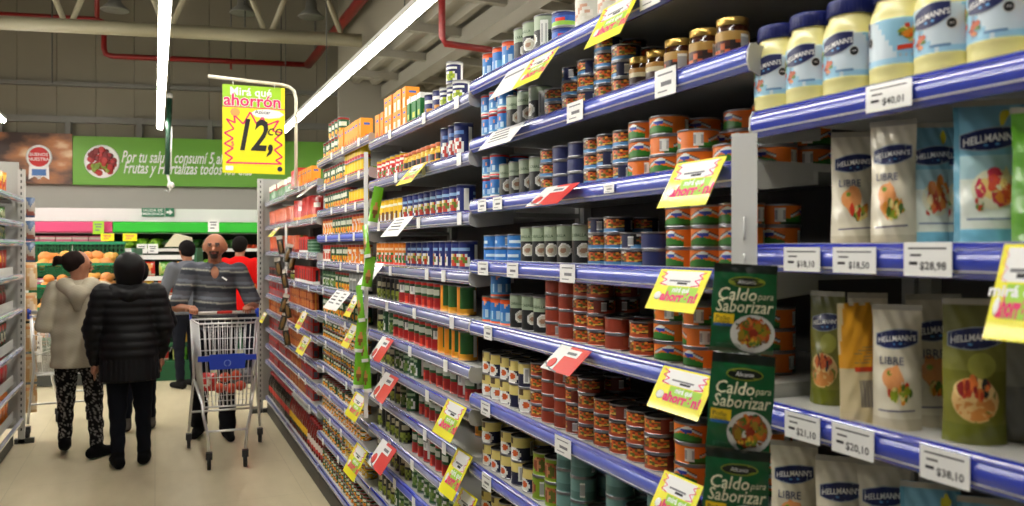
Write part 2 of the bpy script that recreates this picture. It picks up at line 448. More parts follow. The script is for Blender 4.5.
# bread banner
def bread_mat():
    m = pm('bread_photo_print', (0.5, 0.35, 0.2), 0.45); nt = m.node_tree; b = nt.nodes['Principled BSDF']
    tc = nt.nodes.new('ShaderNodeTexCoord'); v = nt.nodes.new('ShaderNodeTexVoronoi'); v.inputs['Scale'].default_value = 2.2
    mp = nt.nodes.new('ShaderNodeMapping'); mp.inputs['Scale'].default_value = (0.8, 1, 1.7); mp.inputs['Rotation'].default_value = (0, 0.5, 0)
    n = nt.nodes.new('ShaderNodeTexNoise'); n.inputs['Scale'].default_value = 5; n.inputs['Detail'].default_value = 6
    nt.links.new(tc.outputs['Object'], mp.inputs[0]); nt.links.new(mp.outputs[0], v.inputs['Vector']); nt.links.new(mp.outputs[0], n.inputs['Vector'])
    ad = nt.nodes.new('ShaderNodeMath'); ad.operation = 'MULTIPLY_ADD'; ad.inputs[1].default_value = 0.7
    nt.links.new(n.outputs['Fac'], ad.inputs[0]); 
    ml = nt.nodes.new('ShaderNodeMath'); ml.operation = 'MULTIPLY'; ml.inputs[1].default_value = 0.8
    nt.links.new(v.outputs['Distance'], ml.inputs[0]); nt.links.new(ml.outputs[0], ad.inputs[2])
    cr = nt.nodes.new('ShaderNodeValToRGB'); cr.color_ramp.elements[0].position = 0.42; cr.color_ramp.elements[0].color = (*lin((.88, .76, .60)), 1)
    cr.color_ramp.elements[1].position = 1.0; cr.color_ramp.elements[1].color = (*lin((.22, .12, .08)), 1)
    e2 = cr.color_ramp.elements.new(0.62); e2.color = (*lin((.72, .46, .26)), 1)
    e2 = cr.color_ramp.elements.new(0.86); e2.color = (*lin((.48, .32, .22)), 1)
    nt.links.new(ad.outputs[0], cr.inputs[0]); nt.links.new(cr.outputs[0], b.inputs['Base Color'])
    return m
t, pa, pb, z0, z1 = banner_plane('bakery_banner', -90, 72.5, 136, 185.5, QW - 0.14, bread_mat(), 'banner with a photo of bread loaves and a red round badge')
pc, zc = onb(39, 157)
mb = MB()
for sx in (-1, 1): mb.add([(pc + sx * .05 - .10, qf, zc - .10), (pc + sx * .05 + .10, qf, zc - .10), (pc + sx * .07 + .09, qf, zc - .38), (pc + sx * .07, qf, zc - .33), (pc + sx * .07 - .09, qf, zc - .38)], [(0, 1, 2, 3, 4)])
mb.obj('badge_ribbon', WHITEINK, t)
MB().box((pc, qf - .003, zc - .26), (.22, .004, .11)).obj('ribbon_band', pm('badge_blue', (.25, .45, .72), .5), t)
MB().ellipsoid((pc, qf, zc), (0.205, 0.008, 0.205), 12, 24).obj('badge_ring', WHITEINK, t)
MB().ellipsoid((pc, qf - .006, zc), (0.165, 0.008, 0.165), 12, 24).obj('badge_disc', REDINK, t)
mb = MB(); add_text(mb, 'BUENOS', lambda x, y: (pc + x, qf - .016, zc + .04 + y), .075, bold=.01); add_text(mb, 'NUESTRA', lambda x, y: (pc + x, qf - .016, zc - .04 + y), .075, bold=.01)
mb.obj('lettering', WHITEINK, t)
# white panel band and exit sign
p0_, zt1 = far(-50, 207, 14.4); p1_, zb1 = far(300, 222.5, 14.4)
struct(MB().box(((p0_ + p1_) / 2, 14.4, (zt1 + zb1) / 2), (p1_ - p0_, 0.06, zt1 - zb1)).obj('wall_band', pm('white_panel', (.93, .93, .92), .5), rotz=PHI))
EXITG = pm('exit_green', (0.10, 0.48, 0.34), 0.5)
for (x0, x1, txt) in ((142, 164, 'SALIDA'), (165.5, 174, None)):
    pa, z1 = far(x0, 208, 14.35); pb, z0 = far(x1, 216.5, 14.35)
    t = thing('exit_sign', 'green exit direction sign ' + ('with white lettering' if txt else 'with a white arrow') + ' on white band', 'sign', rotz=PHI)
    MB().box(((pa + pb) / 2, 14.35, (z0 + z1) / 2), (pb - pa, .03, z1 - z0)).obj('plate', EXITG, t)
    mb = MB(); cx, cz = (pa + pb) / 2, (z0 + z1) / 2
    if txt:
        add_text(mb, 'SALIDA DE', lambda x, y: (cx + x, 14.33, cz + .03 + y), .065, bold=.01); add_text(mb, 'EMERGENCIA', lambda x, y: (cx + x, 14.33, cz - .03 + y), .06, bold=.01)
    else:
        mb.add([(cx - .05, 14.33, cz - .02), (cx, 14.33, cz - .02), (cx, 14.33, cz - .05), (cx + .055, 14.33, cz), (cx, 14.33, cz + .05), (cx, 14.33, cz + .02), (cx - .05, 14.33, cz + .02)], [(0, 1, 2, 3, 4, 5, 6)])
    mb.obj('lettering', WHITEINK, t)
# ================================================================== THE LONG GONDOLA
ORD = 'first second third fourth fifth sixth seventh eighth ninth tenth eleventh twelfth thirteenth fourteenth fifteenth sixteenth seventeenth eighteenth nineteenth twentieth'.split()
def ordw(i): return ORD[i] if i < len(ORD) else str(i + 1) + 'th'
BAYN = ['nearest bay', 'second bay', 'third bay', 'fourth bay', 'fifth bay', 'end bay']
KS = [[-.51, -.2078, .0165, .2755, .53, .75, .95, 1.15, 1.36],
      [-.51, -.325, -.131, .0605, .2525, .484, .703, .92, 1.14, 1.36],
      [-.482, -.292, -.097, .095, .25, .403, .54, .69, .84, .98, 1.14, 1.36],
      [-.52, -.36, -.21, -.058, .10, .253, .407, .56, .715, .86, .99, 1.15, 1.36],
      [-.41, -.175, .053, .26, .43, .58, .745, .885, 1.03, 1.36],
      [-.395, -.178, .05, .268, .43, .577, .735, .885, 1.03, 1.36]]
RAILM = [RAIL, pm('price_rail_mid', (.34, .41, .80), .2, coat=1, spec=.8), RAILSHEEN, pm('price_rail_pale', (.62, .64, .80), .22, coat=1, spec=.8),  # rails paler bay by bay: reflection at a grazing view painted in
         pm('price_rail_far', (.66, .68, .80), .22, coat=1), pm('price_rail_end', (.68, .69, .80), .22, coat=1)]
BLUEB = pm('rail_top_blue', (.08, .15, .62), .25, coat=.8)
def arcx(z): return AL + .013 * (z / .025) ** 2
def rail_prof(zc, s=1):
    zs = [.025, .0225, .019, .015, .010, .005, 0, -.005, -.010, -.015, -.019, -.0225, -.025]
    return [(s * (AL + .020), zc + .025)] + [(s * arcx(z), zc + z) for z in zs] + [(s * (AL + .020), zc - .025)]
def rail_shell(zc, za, zb, off):
    zs = [za + (zb - za) * i / 4 for i in range(5)]
    return [(arcx(z) - off, zc + z) for z in zs] + [(arcx(z) + .0004, zc + z) for z in zs[::-1]]
for b in range(6):
    y0, y1 = YB[b], YB[b + 1]
    t = thing('shelving_bay', ['white steel shelving with blue price rails holding mayonnaise jars and dressing pouches', 'shelving bay stacked with small round tins and mackerel cans', 'shelving bay with yellow and navy cans, third along the row',
              'shelving bay full of green and orange vegetable cans', 'shelving bay with red boxes and sauce bottles at the bottom', 'last shelving bay beside the perforated end panel'][b], 'shelving', (0, y0, 0))
    L = y1 - y0; ztop = zk(KS[b][0])
    MB().box((AL + DEPTH + .012, L / 2, (ztop + .0) / 2 + .02), (.02, L - .004, ztop)).obj('back_panel', BACKP, t)
    for yy in (0.02, L - .02):
        MB().box((AL + DEPTH - .012, yy, ztop / 2), (.03, .03, ztop + .02)).obj('upright', SHELFW, t)
    MB().box((AL + .03, L / 2, .05), (.02, L - .004, .098)).obj('kick_plate', pm('kick_dark', (.17, .17, .16), .5), t)
    for ki, k in enumerate(KS[b]):
        zc = zk(k)
        bd = MB().box((AL + .02 + (DEPTH - .02) / 2, L / 2, zc + .012), (DEPTH - .02, L - .006, .016))
        bd.box((AL + .0215, L / 2, zc + .022), (.005, L - .006, .008))
        sh = bd.obj('shelf', SHELFW, t)
        special = (b == 3 and k == -.058) or (b == 2 and k == .98)
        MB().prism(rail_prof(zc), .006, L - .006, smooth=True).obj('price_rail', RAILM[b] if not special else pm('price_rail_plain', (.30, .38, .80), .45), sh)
        MB().prism(rail_shell(zc, .0238, .0150, .0006), .007, L - .007, smooth=True).obj('rail_stripe', BLUEB if not special else RAILM[0], sh)
        MB().prism(rail_shell(zc, -.0125, -.0155, .0010), .007, L - .007).obj('rail_lip', RAILEDGE, sh)
        for yy in (.003, L - .003):
            MB().prism([(AL + .002, zc + .012), (AL + .008, zc + .024), (AL + .17, zc + .004), (AL + .17, zc - .02), (AL + .03, zc - .034), (AL + .006, zc - .026), (AL, zc - .01)], yy - .002, yy + .002).obj('bracket', SHELFW, sh)

# end panel with perforated front post
t = thing('end_panel', 'tall pale grey perforated end panel closing the long shelf row', 'panel', (0, YB[-1] + .02, 0))
ZE = 2.30
MB().box((1.21, .02, ZE / 2 + .06), (.5, .02, ZE - .12)).obj('side_sheet', pm('end_panel_grey', (.66, .66, .64), .5), t)
MB().box((.945, .02, ZE / 2), (.05, .05, ZE)).obj('front_post', SHELFW, t)
mb = MB()
for i in range(44): mb.box((.945, -.007, .12 + i * .05), (.010, .004, .024))
o = mb.obj('slot', DARKS, t); o['kind'] = 'stuff'
MB().box((.93, .02, .02), (.16, .05, .04)).obj('foot', DARKS, t)

# ------------------------------------------------------------------ product prints
def C(*a): return lin(a if len(a) == 3 else a[0])
def two(fn):                       # the same label on the front and the back
    return lambda du, v, t: (barcode(du, v, .25, .5, .045, .36) if v < 1 and BARS[0] else None) or fn(((du + .25) * 2) % 1 - .5, v, t)
BARS = [True]
def oval(x, y, cx, cy, rx, ry): return ((x - cx) / rx) ** 2 + ((y - cy) / ry) ** 2 < 1
def pick(pal, x, y, n=9, m=9):
    """irregular patches of the palette's colours"""
    gx, gy = (x + 1) * n, (y + 1) * m; best = (9, 0)
    for i in (-1, 0, 1):
        for j in (-1, 0, 1):
            cx, cy = int(gx) + i, int(gy) + j
            h = (cx * 73856093) ^ (cy * 19349663)
            dx, dy = cx + (h % 97) / 97 - gx, cy + ((h >> 5) % 89) / 89 - gy
            best = min(best, (dx * dx + dy * dy, h))
    return pal[(best[1] >> 3) % len(pal)]
FOOD = [C(.80, .35, .12), C(.88, .55, .18), C(.50, .18, .08), C(.85, .70, .30), C(.35, .38, .12)]
GREENS = [C(.35, .50, .12), C(.20, .32, .08), C(.55, .60, .20), C(.15, .22, .06)]
SALAD = [C(.85, .55, .15), C(.55, .62, .15), C(.80, .22, .12), C(.92, .85, .55), C(.30, .42, .12)]
WHT = C(.90, .90, .88); BLK = C(.07, .07, .08); NVY = C(.10, .14, .32)
def barcode(x, y, cx, cy, rx, ry):
    if abs(x - cx) < rx and abs(y - cy) < ry:
        if abs(x - cx) < rx * .75 and abs(y - cy) < ry * .7 and int((x + 1) * 150) % 2: return C(.66, .66, .66)
        return WHT
def p_food_tin(base, strip_, pal=FOOD, dark=BLK):
    def f(x, v, t):
        if v < .26: return strip_ if x < .22 else base
        if oval(x, v, -.04, .58, .32, .36): return pick(pal, x, v, 14, 7)
        if v > .80 and -.40 < x < -.16: return WHT
        return dark if x < .28 else base
    return two(f)
def p_plain_tin(base, other):
    def f(x, v, t):
        if abs(x) > .34: return other if v > .3 else base
        return base
    return two(f)
def p_tuna(x, v, t):
    OR = C(.87, .44, .10)
    if x < .2:
        if v < .40 + .10 * cos(x * 9 + .8): return C(.16, .45, .10) if v > .1 else C(.12, .30, .08)
        if oval(x, v, -.05, .72, .09, .2): return C(.15, .25, .65) if v < .78 else WHT
        for cx in (-.24, .12):
            xx = (x - cx) * (1 if cx > 0 else -1)
            if abs(xx) < .10 and abs(v - .62 + xx * 1.6) < .11: return C(.75, .78, .80) if v < .62 - xx * 1.6 else C(.15, .18, .22)
    return OR
def p_mackerel(x, v, t):
    if oval(x, v, .08, .34, .20, .19):
        return WHT if not oval(x, v, .08, .34, .16, .15) else (C(.62, .48, .38) if oval(x, v, .06, .34, .09, .07) else C(.78, .77, .70))
    if v < .60: return C(.10, .11, .11)
    return C(.60, .66, .56)
def p_bluered(x, v, t):
    if v > .90 or v < .06: return C(.80, .13, .10)
    if v < .14: return WHT
    if .28 < v < .5 and abs(x) < .28: return C(.75, .85, .92) if int(x * 40) % 3 else C(.25, .5, .75)
    if oval(x, v, -.08, .68, .05, .08): return C(.90, .60, .45)
    return C(.16, .45, .75) if v > .5 else C(.35, .62, .80)
def p_blueorange(x, v, t):
    if v > .86 or v < .12: return C(.88, .33, .12)
    return p_bluered(x, .14 + v * .7, t)
def p_cream(x, v, t):
    if v > .56: return C(.87, .80, .48) if not (v > .7 and abs(x + .25) < .12) else C(.35, .28, .18)
    if oval(x, v, -.12, .26, .24, .32):
        return C(.85, .38, .15) if oval(x, v, -.06, .30, .10, .16) else WHT
    return C(.09, .10, .22)
def p_teal(x, v, t):
    return C(.42, .58, .56) if v > .45 else C(.33, .48, .46)
def p_greenpic(x, v, t):
    if oval(x, v, 0, .5, .33, .34): return pick([C(.50, .22, .12), C(.65, .35, .2), C(.35, .38, .1), C(.75, .5, .35)], x, v, 20, 10)
    return C(.50, .62, .12)
def p_can_color(base, lab, top=None, pic=None, bot=None):
    def f(x, v, t):
        if top and v > .88: return top
        if bot and v < .14: return bot
        if pic and oval(x, v, -.02, .32, .30, .26): return WHT if not oval(x, v, -.02, .32, .22, .19) else pick(pic, x, v, 18, 12)
        if .66 < v < .80 and abs(x) < .25: return lab
        return base
    return two(f)
def p_yellow(x, v, t):
    if v < .45 and abs(x) < .10 + .3 * (.45 - v): return WHT if abs(x) > .05 else C(.45, .28, .12)
    if .72 < v < .82 and abs(x) < .22: return C(.95, .93, .85)
    return C(.93, .75, .06)
def p_check(x, v, t):
    if v > .86: return C(.75, .10, .08)
    if v < .40: return C(.62, .07, .07) if not oval(x, v, -.25, .2, .12, .2) else C(.85, .25, .15)
    b = barcode(x, v, .30, .64, .12, .16)
    if b: return b
    if v < .84: return [C(.12, .32, .16), C(.78, .80, .74)][(int((x + 1) * 24) + int(v * 14)) % 2] if x < .1 else C(.12, .2, .12)
    return C(.12, .32, .16)
def p_olive(x, v, t):
    if v < .5 and oval(x, v, -.05, .25, .28, .22): return pick([C(.45, .52, .15), C(.60, .65, .25), C(.25, .30, .08)], x, v, 14, 14)
    if .6 < v < .75 and abs(x) < .2: return C(.75, .72, .60)
    return C(.07, .09, .08)
def p_veg(x, v, t):
    if v > .90: return C(.60, .12, .08)
    if v < .45:
        if oval(x, v, .02, .22, .3, .2): return pick([C(.95, .62, .08), C(.95, .75, .2), C(.85, .45, .05)], x, v, 12, 12)
        return C(.10, .30, .14)
    if .52 < v < .8 and abs(x) < .22: return C(.85, .87, .80) if int(v * 20) % 3 else C(.1, .35, .15)
    return C(.08, .33, .16)
def p_white_red(x, v, t):
    if v > .7: return C(.80, .12, .10)
    if oval(x, v, 0, .35, .25, .25): return C(.80, .25, .12)
    return C(.88, .86, .82)

def tin(name, r, h, fn, look, cat='can', n=32, nv=12, lid=TIN, cabtext=False, lidpart=True):
    rb = .0035
    prof = [(r * .3, .001, 1), (r, 0, 1), (r + .0008, rb, 1)] + [(r - .0006, rb + (h - 2 * rb) * j / nv, 'p') for j in range(nv + 1)]
    prof[3] = (r - .0006, rb, 1)
    prof += [(r + .0008, h - rb, 1), (r, h, 1)]
    mb = MB(); mb.lathe(prof, n, fn, zr=(rb, h - rb))
    body = mb.mesh(name, [PRINT, TIN])
    parts = []
    l = MB(); l.lathe([(r, h, 0), (r - .002, h, 0), (r - .003, h - .003, 0), (r * .7, h - .0028, 0), (r * .66, h - .0022, 0), (.0001, h - .0022, 0)], n)
    parts.append(('lid', l.mesh('lid', [lid])))
    if cabtext:
        m = MB()
        for o_ in (0, .5):
            for sgn in (1,):
                for (txt, zz, sz, mt) in (('CABALLA', h * .72, .0115, 0),):
                    add_text(m, txt, lambda x, y: ((r + .0003) * sin(x / r - .25 + 2 * PI * o_), -(r + .0003) * cos(x / r - .25 + 2 * PI * o_), zz + y), sz, bold=.01)
        parts.append(('lettering', m.mesh('lettering', [pm('ink_green', (.15, .28, .15), .5)])))
    return dict(name=name, r=r, h=h, body=body, parts=parts if lidpart else [], look=look, cat=cat, d=2 * r + .002)
def boxpack(name, w, d, h, fn, look, cat='carton', nu=8, nv=10):
    """upright carton, printed on the four sides"""
    mb = MB()
    for side in range(4):
        ww = w if side % 2 == 0 else d; dd = (d if side % 2 == 0 else w) / 2
        Mr = Matrix.Rotation(side * PI / 2, 3, 'Z')
        vs = [tuple(Mr @ Vector((-ww / 2 + ww * i / nu, -dd, h * j / nv))) for j in range(nv + 1) for i in range(nu + 1)]
        fs = []; cs = []
        for j in range(nv):
            for i in range(nu):
                a = j * (nu + 1) + i; fs.append((a, a + 1, a + nu + 2, a + nu + 1)); cs.append(fn((i + .5) / nu - .5, (j + .5) / nv, side))
        mb.add(vs, fs, 0, cs)
    mb.add([(i * w / 2, j * d / 2, z) for z in (0, h) for i, j in ((-1, -1), (1, -1), (1, 1), (-1, 1))], [(3, 2, 1, 0), (4, 5, 6, 7)], 0, [fn(0, .02, 9), fn(0, .98, 9)])
    return dict(name=name, r=max(w, d) / 2, h=h, body=mb.mesh(name, [CARD]), parts=[], look=look, cat=cat, d=max(w, d) + .003, square=True)
def jar(name, r, h, fn, look, lidm, cat='jar', n=20, nv=8, neck=.8, lidh=.014, glass=None):
    hb = h - lidh
    prof = [(r * .3, .001, 1), (r * .93, 0, 1), (r, .004, 1)] + [(r + .0005, .006 + (hb * .78 - .006) * j / nv, 'p') for j in range(nv + 1)]
    prof[3] = (r + .0005, .006, 1)
    prof += [(r, hb * .80, 1), (r * .95, hb * .88, 1), (r * neck, hb * .96, 1), (r * neck, hb, 1)]
    mb = MB(); mb.lathe(prof, n, fn, zr=(.006, hb * .78))
    l = MB(); l.lathe([(r * neck + .001, hb - .002, 0), (r * neck + .002, hb, 0), (r * neck + .002, h - .001, 0), (r * neck, h, 0), (.0001, h, 0)], n)
    return dict(name=name, r=r, h=h, body=mb.mesh(name, [PRINT, glass]), parts=[('lid', l.mesh('lid', [lidm]))], look=look, cat=cat, d=2 * r + .002)
def bottle(name, r, h, fn, look, bodym, capm, n=12):
    hb = h * .9
    prof = [(.001, 0, 1), (r * .95, 0, 1), (r, .01, 1), (r, h * .12, 1), (r + .0006, h * .13, 'p'), (r + .0006, h * .24, 'p'), (r + .0006, h * .35, 'p'), (r + .0006, h * .45, 'p'), (r, h * .46, 1), (r, h * .6, 1), (r * .75, h * .74, 1), (r * .42, h * .84, 1), (r * .4, hb, 1)]
    mb = MB(); mb.lathe(prof, n, fn, zr=(h * .12, h * .45))
    l = MB(); l.lathe([(r * .48, hb - .002, 0), (r * .48, h, 0), (.0001, h, 0)], n)
    return dict(name=name, r=r, h=h, body=mb.mesh(name, [PRINT, bodym]), parts=[('cap', l.mesh('cap', [capm]))], look=look, cat='bottle', d=2 * r + .004)
class Pouch:
    """a film pouch: front and back sheets, open at the bottom gusset, sealed flat on top"""
    def __init__(s, w, h, t, both=False, waist=0.0, seed=0):
        s.w, s.h, s.t, s.both, s.waist = w, h, t, both, waist
        r = random.Random(seed); s.ph = [r.uniform(0, 6.28) for _ in range(6)]
    def hw(s, v): return s.w / 2 * (1 - s.waist * sin(PI * v) + .015 * sin(v * 9 + s.ph[0]))
    def th(s, v):
        if s.both: return s.t / 2 * (max(0, sin(PI * min(1, max(0, (v - .03) / .94)))) ** .6)
        return s.t / 2 * (1 if v < .12 else max(0, 1 - ((v - .12) / .84)) ** .75 if v < .96 else 0)
    def pt(s, x, z, side=-1, off=0.0):
        v = min(1, max(0, z / s.h)); u = x / s.hw(v)
        u = min(1, max(-1, u))
        b = 1 - abs(u) ** 2.4
        wr = .0016 * sin(9 * v * 3 + 5 * u + s.ph[1]) * sin(7 * u + s.ph[2]) * min(1, 4 * (1 - abs(u))) + .004 * sin(2.2 * v + s.ph[3]) * v
        return (x, side * (s.th(v) * b + off) + wr, z)
    def mesh(s, name, fn, nu=14, nv=20, mat=None):
        mb = MB()
        for side in (-1, 1):
            vs = []; fs = []; cs = []
            for j in range(nv + 1):
                v = j / nv
                for i in range(nu + 1):
                    u = i / nu * 2 - 1
                    vs.append(s.pt(u * s.hw(v), v * s.h, side))
            for j in range(nv):
                for i in range(nu):
                    a = j * (nu + 1) + i
                    q = (a, a + 1, a + nu + 2, a + nu + 1)
                    fs.append(q if side < 0 else q[::-1])
                    cs.append(fn(((i + .5) / nu - .5), (j + .5) / nv, side))
            mb.add(vs, fs, 0, cs, True)
        if not s.both:
            n = 10
            vs = [s.pt((i / n * 2 - 1) * s.hw(0), 0, sd) for sd in (-1, 1) for i in range(n + 1)]
            mb.add(vs, [(i + 1, i, n + 1 + i, n + 2 + i) for i in range(n)], 0, fn(0, .01, -1))
        return mb.mesh(name, [mat or GLOSS])

KINDS = {}
def place(spec, loc, rot, label, group=None):
    o = tag(link(spec['name'], spec['body'], None, loc, rot), label, spec['cat'], group)
    for pn, me in spec['parts']: link(pn, me, o)
    return o
TIERW = {1: [''], 2: ['lower ', 'upper '], 3: ['bottom ', 'middle ', 'top '], 4: ['bottom ', 'second-tier ', 'third-tier ', 'top ']}
SEQ = {}
def run(b, ki, px0, px1, spec, tiers=1, rows=None, face=-25, jit=20, back=.03, gap=0.0, maxn=99):
    """one kind of goods along shelf ki of bay b, between picture columns px0 and px1"""
    r = spec['r']; zc = zk(KS[b][ki]) + .0205
    ar = AL + .07
    y1 = min(YB[b + 1] - .008, s_of(px0, ar)) if px0 else YB[b + 1] - .008
    y0 = max(YB[b] + .008, s_of(px1, ar)) if px1 else YB[b] + .008
    d = spec['d'] + gap
    n = max(1, int((y1 - y0 + .012) / d))
    n = min(n, maxn)
    d = max(d, (y1 - y0) / n)
    if rows is None: rows = 2 if b == 1 and spec['h'] < .08 else 1
    q0 = SEQ.get((b, ki, spec['name']), 0); SEQ[(b, ki, spec['name'])] = q0 + n
    for row in range(rows):
        for i in range(n):
            tt = tiers if isinstance(tiers, int) else tiers[i % len(tiers)]
            if row: tt = max(tt, 2) if tt > 1 else tt
            y = y1 - d * (i + .5)
            x = AL + back + r + row * (2 * r + .004) + RNG.uniform(0, .004)
            if x + r > AL + DEPTH - .01: continue
            for tr in range(tt):
                a = -math.atan2(x, y) + R(face + RNG.uniform(-jit, jit) + (-65 if RNG.random() < .18 else 0)) if not spec.get('square') else R(-90 + RNG.uniform(-5, 5))
                if row > 0:
                    lb = '%s in the back row, %s shelf of %s' % (spec['look'], ordw(ki), BAYN[b])
                    g = '%s on shelf %s of %s%s' % (spec['name'].replace('_', ' '), ordw(ki), BAYN[b], ' behind' if row else '')
                else:
                    lb = '%s, %s%s, %s shelf of %s' % (spec['look'], TIERW[tt][tr], ordw(q0 + i), ordw(ki), BAYN[b])
                    g = '%s on %s shelf of %s' % (spec['name'].replace('_', ' '), ordw(ki), BAYN[b])
                place(spec, (x + RNG.uniform(-.0015, .0015), y, zc + tr * (spec['h'] + .0003)), a, lb, g)
# ------------------------------------------------------------------ goods of the second bay
T_FOOD = tin('pate_tin', .0365, .0405, p_food_tin(C(.12, .14, .28), C(.30, .52, .72)), 'dark blue tin with food picture')
T_BLUE = tin('plain_blue_tin', .0365, .0405, p_plain_tin(C(.14, .17, .36), C(.20, .24, .45)), 'plain navy tin with barcode')
T_RED = tin('stew_tin', .0365, .0405, p_food_tin(C(.45, .17, .10), C(.66, .28, .16), dark=C(.13, .06, .05)), 'black and red stew tin', lid=DARKTIN)
T_REDP = tin('plain_red_tin', .0365, .0405, p_plain_tin(C(.56, .21, .12), C(.60, .26, .15)), 'rusty red tin with barcode', lid=DARKTIN)
T_TUNA = tin('tuna_tin', .0445, .0440, two(p_tuna), 'orange tuna tin', n=52, nv=16)
T_SKY = tin('sardine_tin', .0425, .0440, two(lambda x, v, t: C(.20, .48, .78) if not (.35 < v < .6 and abs(x) < .2) else C(.80, .88, .92)), 'flat sky-blue sardine tin')
C_MACK = tin('mackerel_can', .0365, .1090, two(p_mackerel), 'pale green and black mackerel can', cabtext=True, n=56, nv=30)
C_BR = tin('sardine_can', .0330, .0740, two(p_bluered), 'blue can with red rims')
C_BRT = tin('tall_sardine_can', .0350, .0890, two(p_blueorange), 'blue can with orange rims')
C_CREAM = tin('cream_label_can', .0360, .0760, two(p_cream), 'cream and navy can', lid=DARKTIN, n=44, nv=18)
C_TEAL = tin('teal_can', .0360, .0640, two(p_teal), 'dull teal can', lid=DARKTIN)
C_GP = tin('lime_label_can', .0360, .0700, two(p_greenpic), 'lime green can with meat picture', lid=DARKTIN)
C_FISH = tin('fish_label_tin', .0400, .0440, two(lambda x, v, t: C(.85, .2, .15) if abs(x) < .1 and .3 < v < .6 else (C(.55, .75, .25) if v < .3 else (C(.15, .35, .70) if v < .75 else C(.1, .2, .5)))), 'blue and green fish tin')
C_NW = tin('navy_white_can', .0400, .0900, two(lambda x, v, t: WHT if .6 < v < .72 and abs(x) < .3 else (C(.80, .55, .2) if v < .35 and abs(x) < .2 else C(.08, .12, .38))), 'navy can with white lettering')
C_PALE = tin('pale_picture_can', .0380, .1050, two(lambda x, v, t: pick([C(.82, .80, .74), C(.78, .60, .50), C(.86, .84, .8)], x, v, 8, 8) if oval(x, v, 0, .4, .3, .3) else C(.80, .80, .76)), 'whitish can with faded picture')
JG = pm('jar_brown_glass', (.22, .09, .04), .15, coat=.6)
J_S = jar('olive_paste_jar', .028, .075, two(lambda x, v, t: C(.72, .52, .22) if v > .72 else (C(.20, .09, .05) if v < .5 else C(.9, .85, .7))), 'small brown jar with gold lid', GOLD, glass=JG, neck=.9)
J_L = jar('chutney_jar', .033, .082, two(lambda x, v, t: C(.70, .55, .28) if v > .60 or v < .12 else pick([C(.30, .12, .06), C(.75, .35, .15), C(.15, .1, .1)], x, v, 12, 8)), 'wide brown jar with gold lid', GOLD, glass=JG, neck=.9)
# second bay, top shelf
run(1, 0, 470, 498, C_NW, back=.10)
run(1, 0, 476, 520, C_BRT)
run(1, 0, 520, 553, C_MACK)
run(1, 0, 553, 578, C_FISH, 2)
run(1, 0, 578, 602, C_PALE)
run(1, 0, 602, 748, C_PALE, gap=.01)
# shelf 2
run(1, 1, 472, 487, C_BR, 1)
run(1, 1, 487, 513, C_BR, 2)
run(1, 1, 513, 548, C_MACK)
run(1, 1, 548, 568, T_FOOD, [2, 3])
run(1, 1, 568, 636, T_FOOD, [3, 3, 4])
run(1, 1, 637, 670, J_S)
run(1, 1, 670, 750, J_L, gap=.004)
# shelf 3
run(1, 2, 472, 506, C_BR, 2)
run(1, 2, 506, 547, C_MACK)
run(1, 2, 547, 558, T_FOOD, 3)
run(1, 2, 558, 590, T_BLUE, 3)
run(1, 2, 590, 634, T_FOOD, 3)
run(1, 2, 634, 679, T_TUNA, 3)
run(1, 2, 679, 712, T_TUNA, 2)
run(1, 2, 712, 752, T_TUNA, 1)
run(1, 2, 690, 750, T_TUNA, 3, back=.13)
# shelf 4
run(1, 3, 478, 526, T_SKY, 2)
run(1, 3, 526, 594, C_MACK)
run(1, 3, 594, 646, T_FOOD, [3, 3, 2])
run(1, 3, 646, 671, T_BLUE, 2)
run(1, 3, 671, 752, T_TUNA, 3)
# shelf 5
run(1, 4, 484, 516, C_BRT, [1, 2])
run(1, 4, 516, 552, C_MACK)
run(1, 4, 552, 580, T_REDP, 4)
run(1, 4, 580, 608, T_RED, 4)
run(1, 4, 608, 632, T_REDP, 2)
run(1, 4, 632, 658, T_RED, [2, 3])
run(1, 4, 658, 752, T_TUNA, 3)
# shelf 6
run(1, 5, 474, 536, C_CREAM, 2)
run(1, 5, 536, 549, T_RED, 4)
run(1, 5, 549, 572, T_REDP, 4)
run(1, 5, 572, 600, T_RED, 4)
run(1, 5, 600, 672, T_RED, 3)
run(1, 5, 676, 752, T_TUNA, 3)
# shelf 7
run(1, 6, 472, 540, C_CREAM, [2, 1, 2])
run(1, 6, 540, 563, C_GP, 2)
run(1, 6, 563, 592, C_TEAL, 3)
run(1, 6, 592, 612, C_GP, 1)
run(1, 6, 612, 700, C_TEAL, [3, 2])
run(1, 6, 700, 752, C_GP, 2)
run(1, 7, 472, 560, C_CREAM, 2)
# ------------------------------------------------------------------ third bay
n, v = 24, 9
def tc(name, fn, look, h=.109, r=.0365, n=24, nv=9): return tin(name, r, h, fn, look, n=n, nv=nv)
C_YEL = tc('yellow_can', two(p_yellow), 'yellow can')
C_NAVY = tc('navy_label_can', p_can_color(C(.07, .13, .42), C(.55, .70, .85), pic=[C(.85, .75, .4), C(.75, .2, .12), C(.4, .5, .15)]), 'navy can with plate picture')
C_NAVYT = tc('tall_navy_can', p_can_color(C(.09, .14, .38), C(.35, .50, .75), pic=[C(.7, .2, .15), WHT]), 'tall navy can', h=.13)
C_ORG = tc('orange_can', p_can_color(C(.90, .50, .06), C(.95, .85, .7), bot=C(.85, .15, .08), pic=[C(.2, .5, .2), C(.85, .2, .1)]), 'orange can')
C_OLI = tc('olive_can', two(p_olive), 'black olive can')
C_CHK = tc('chequered_can', two(p_check), 'red and green chequered can')
C_GRN = tc('deep_green_can', p_can_color(C(.10, .30, .16), C(.6, .7, .55), pic=[C(.35, .5, .2), C(.5, .6, .3)]), 'deep green can')
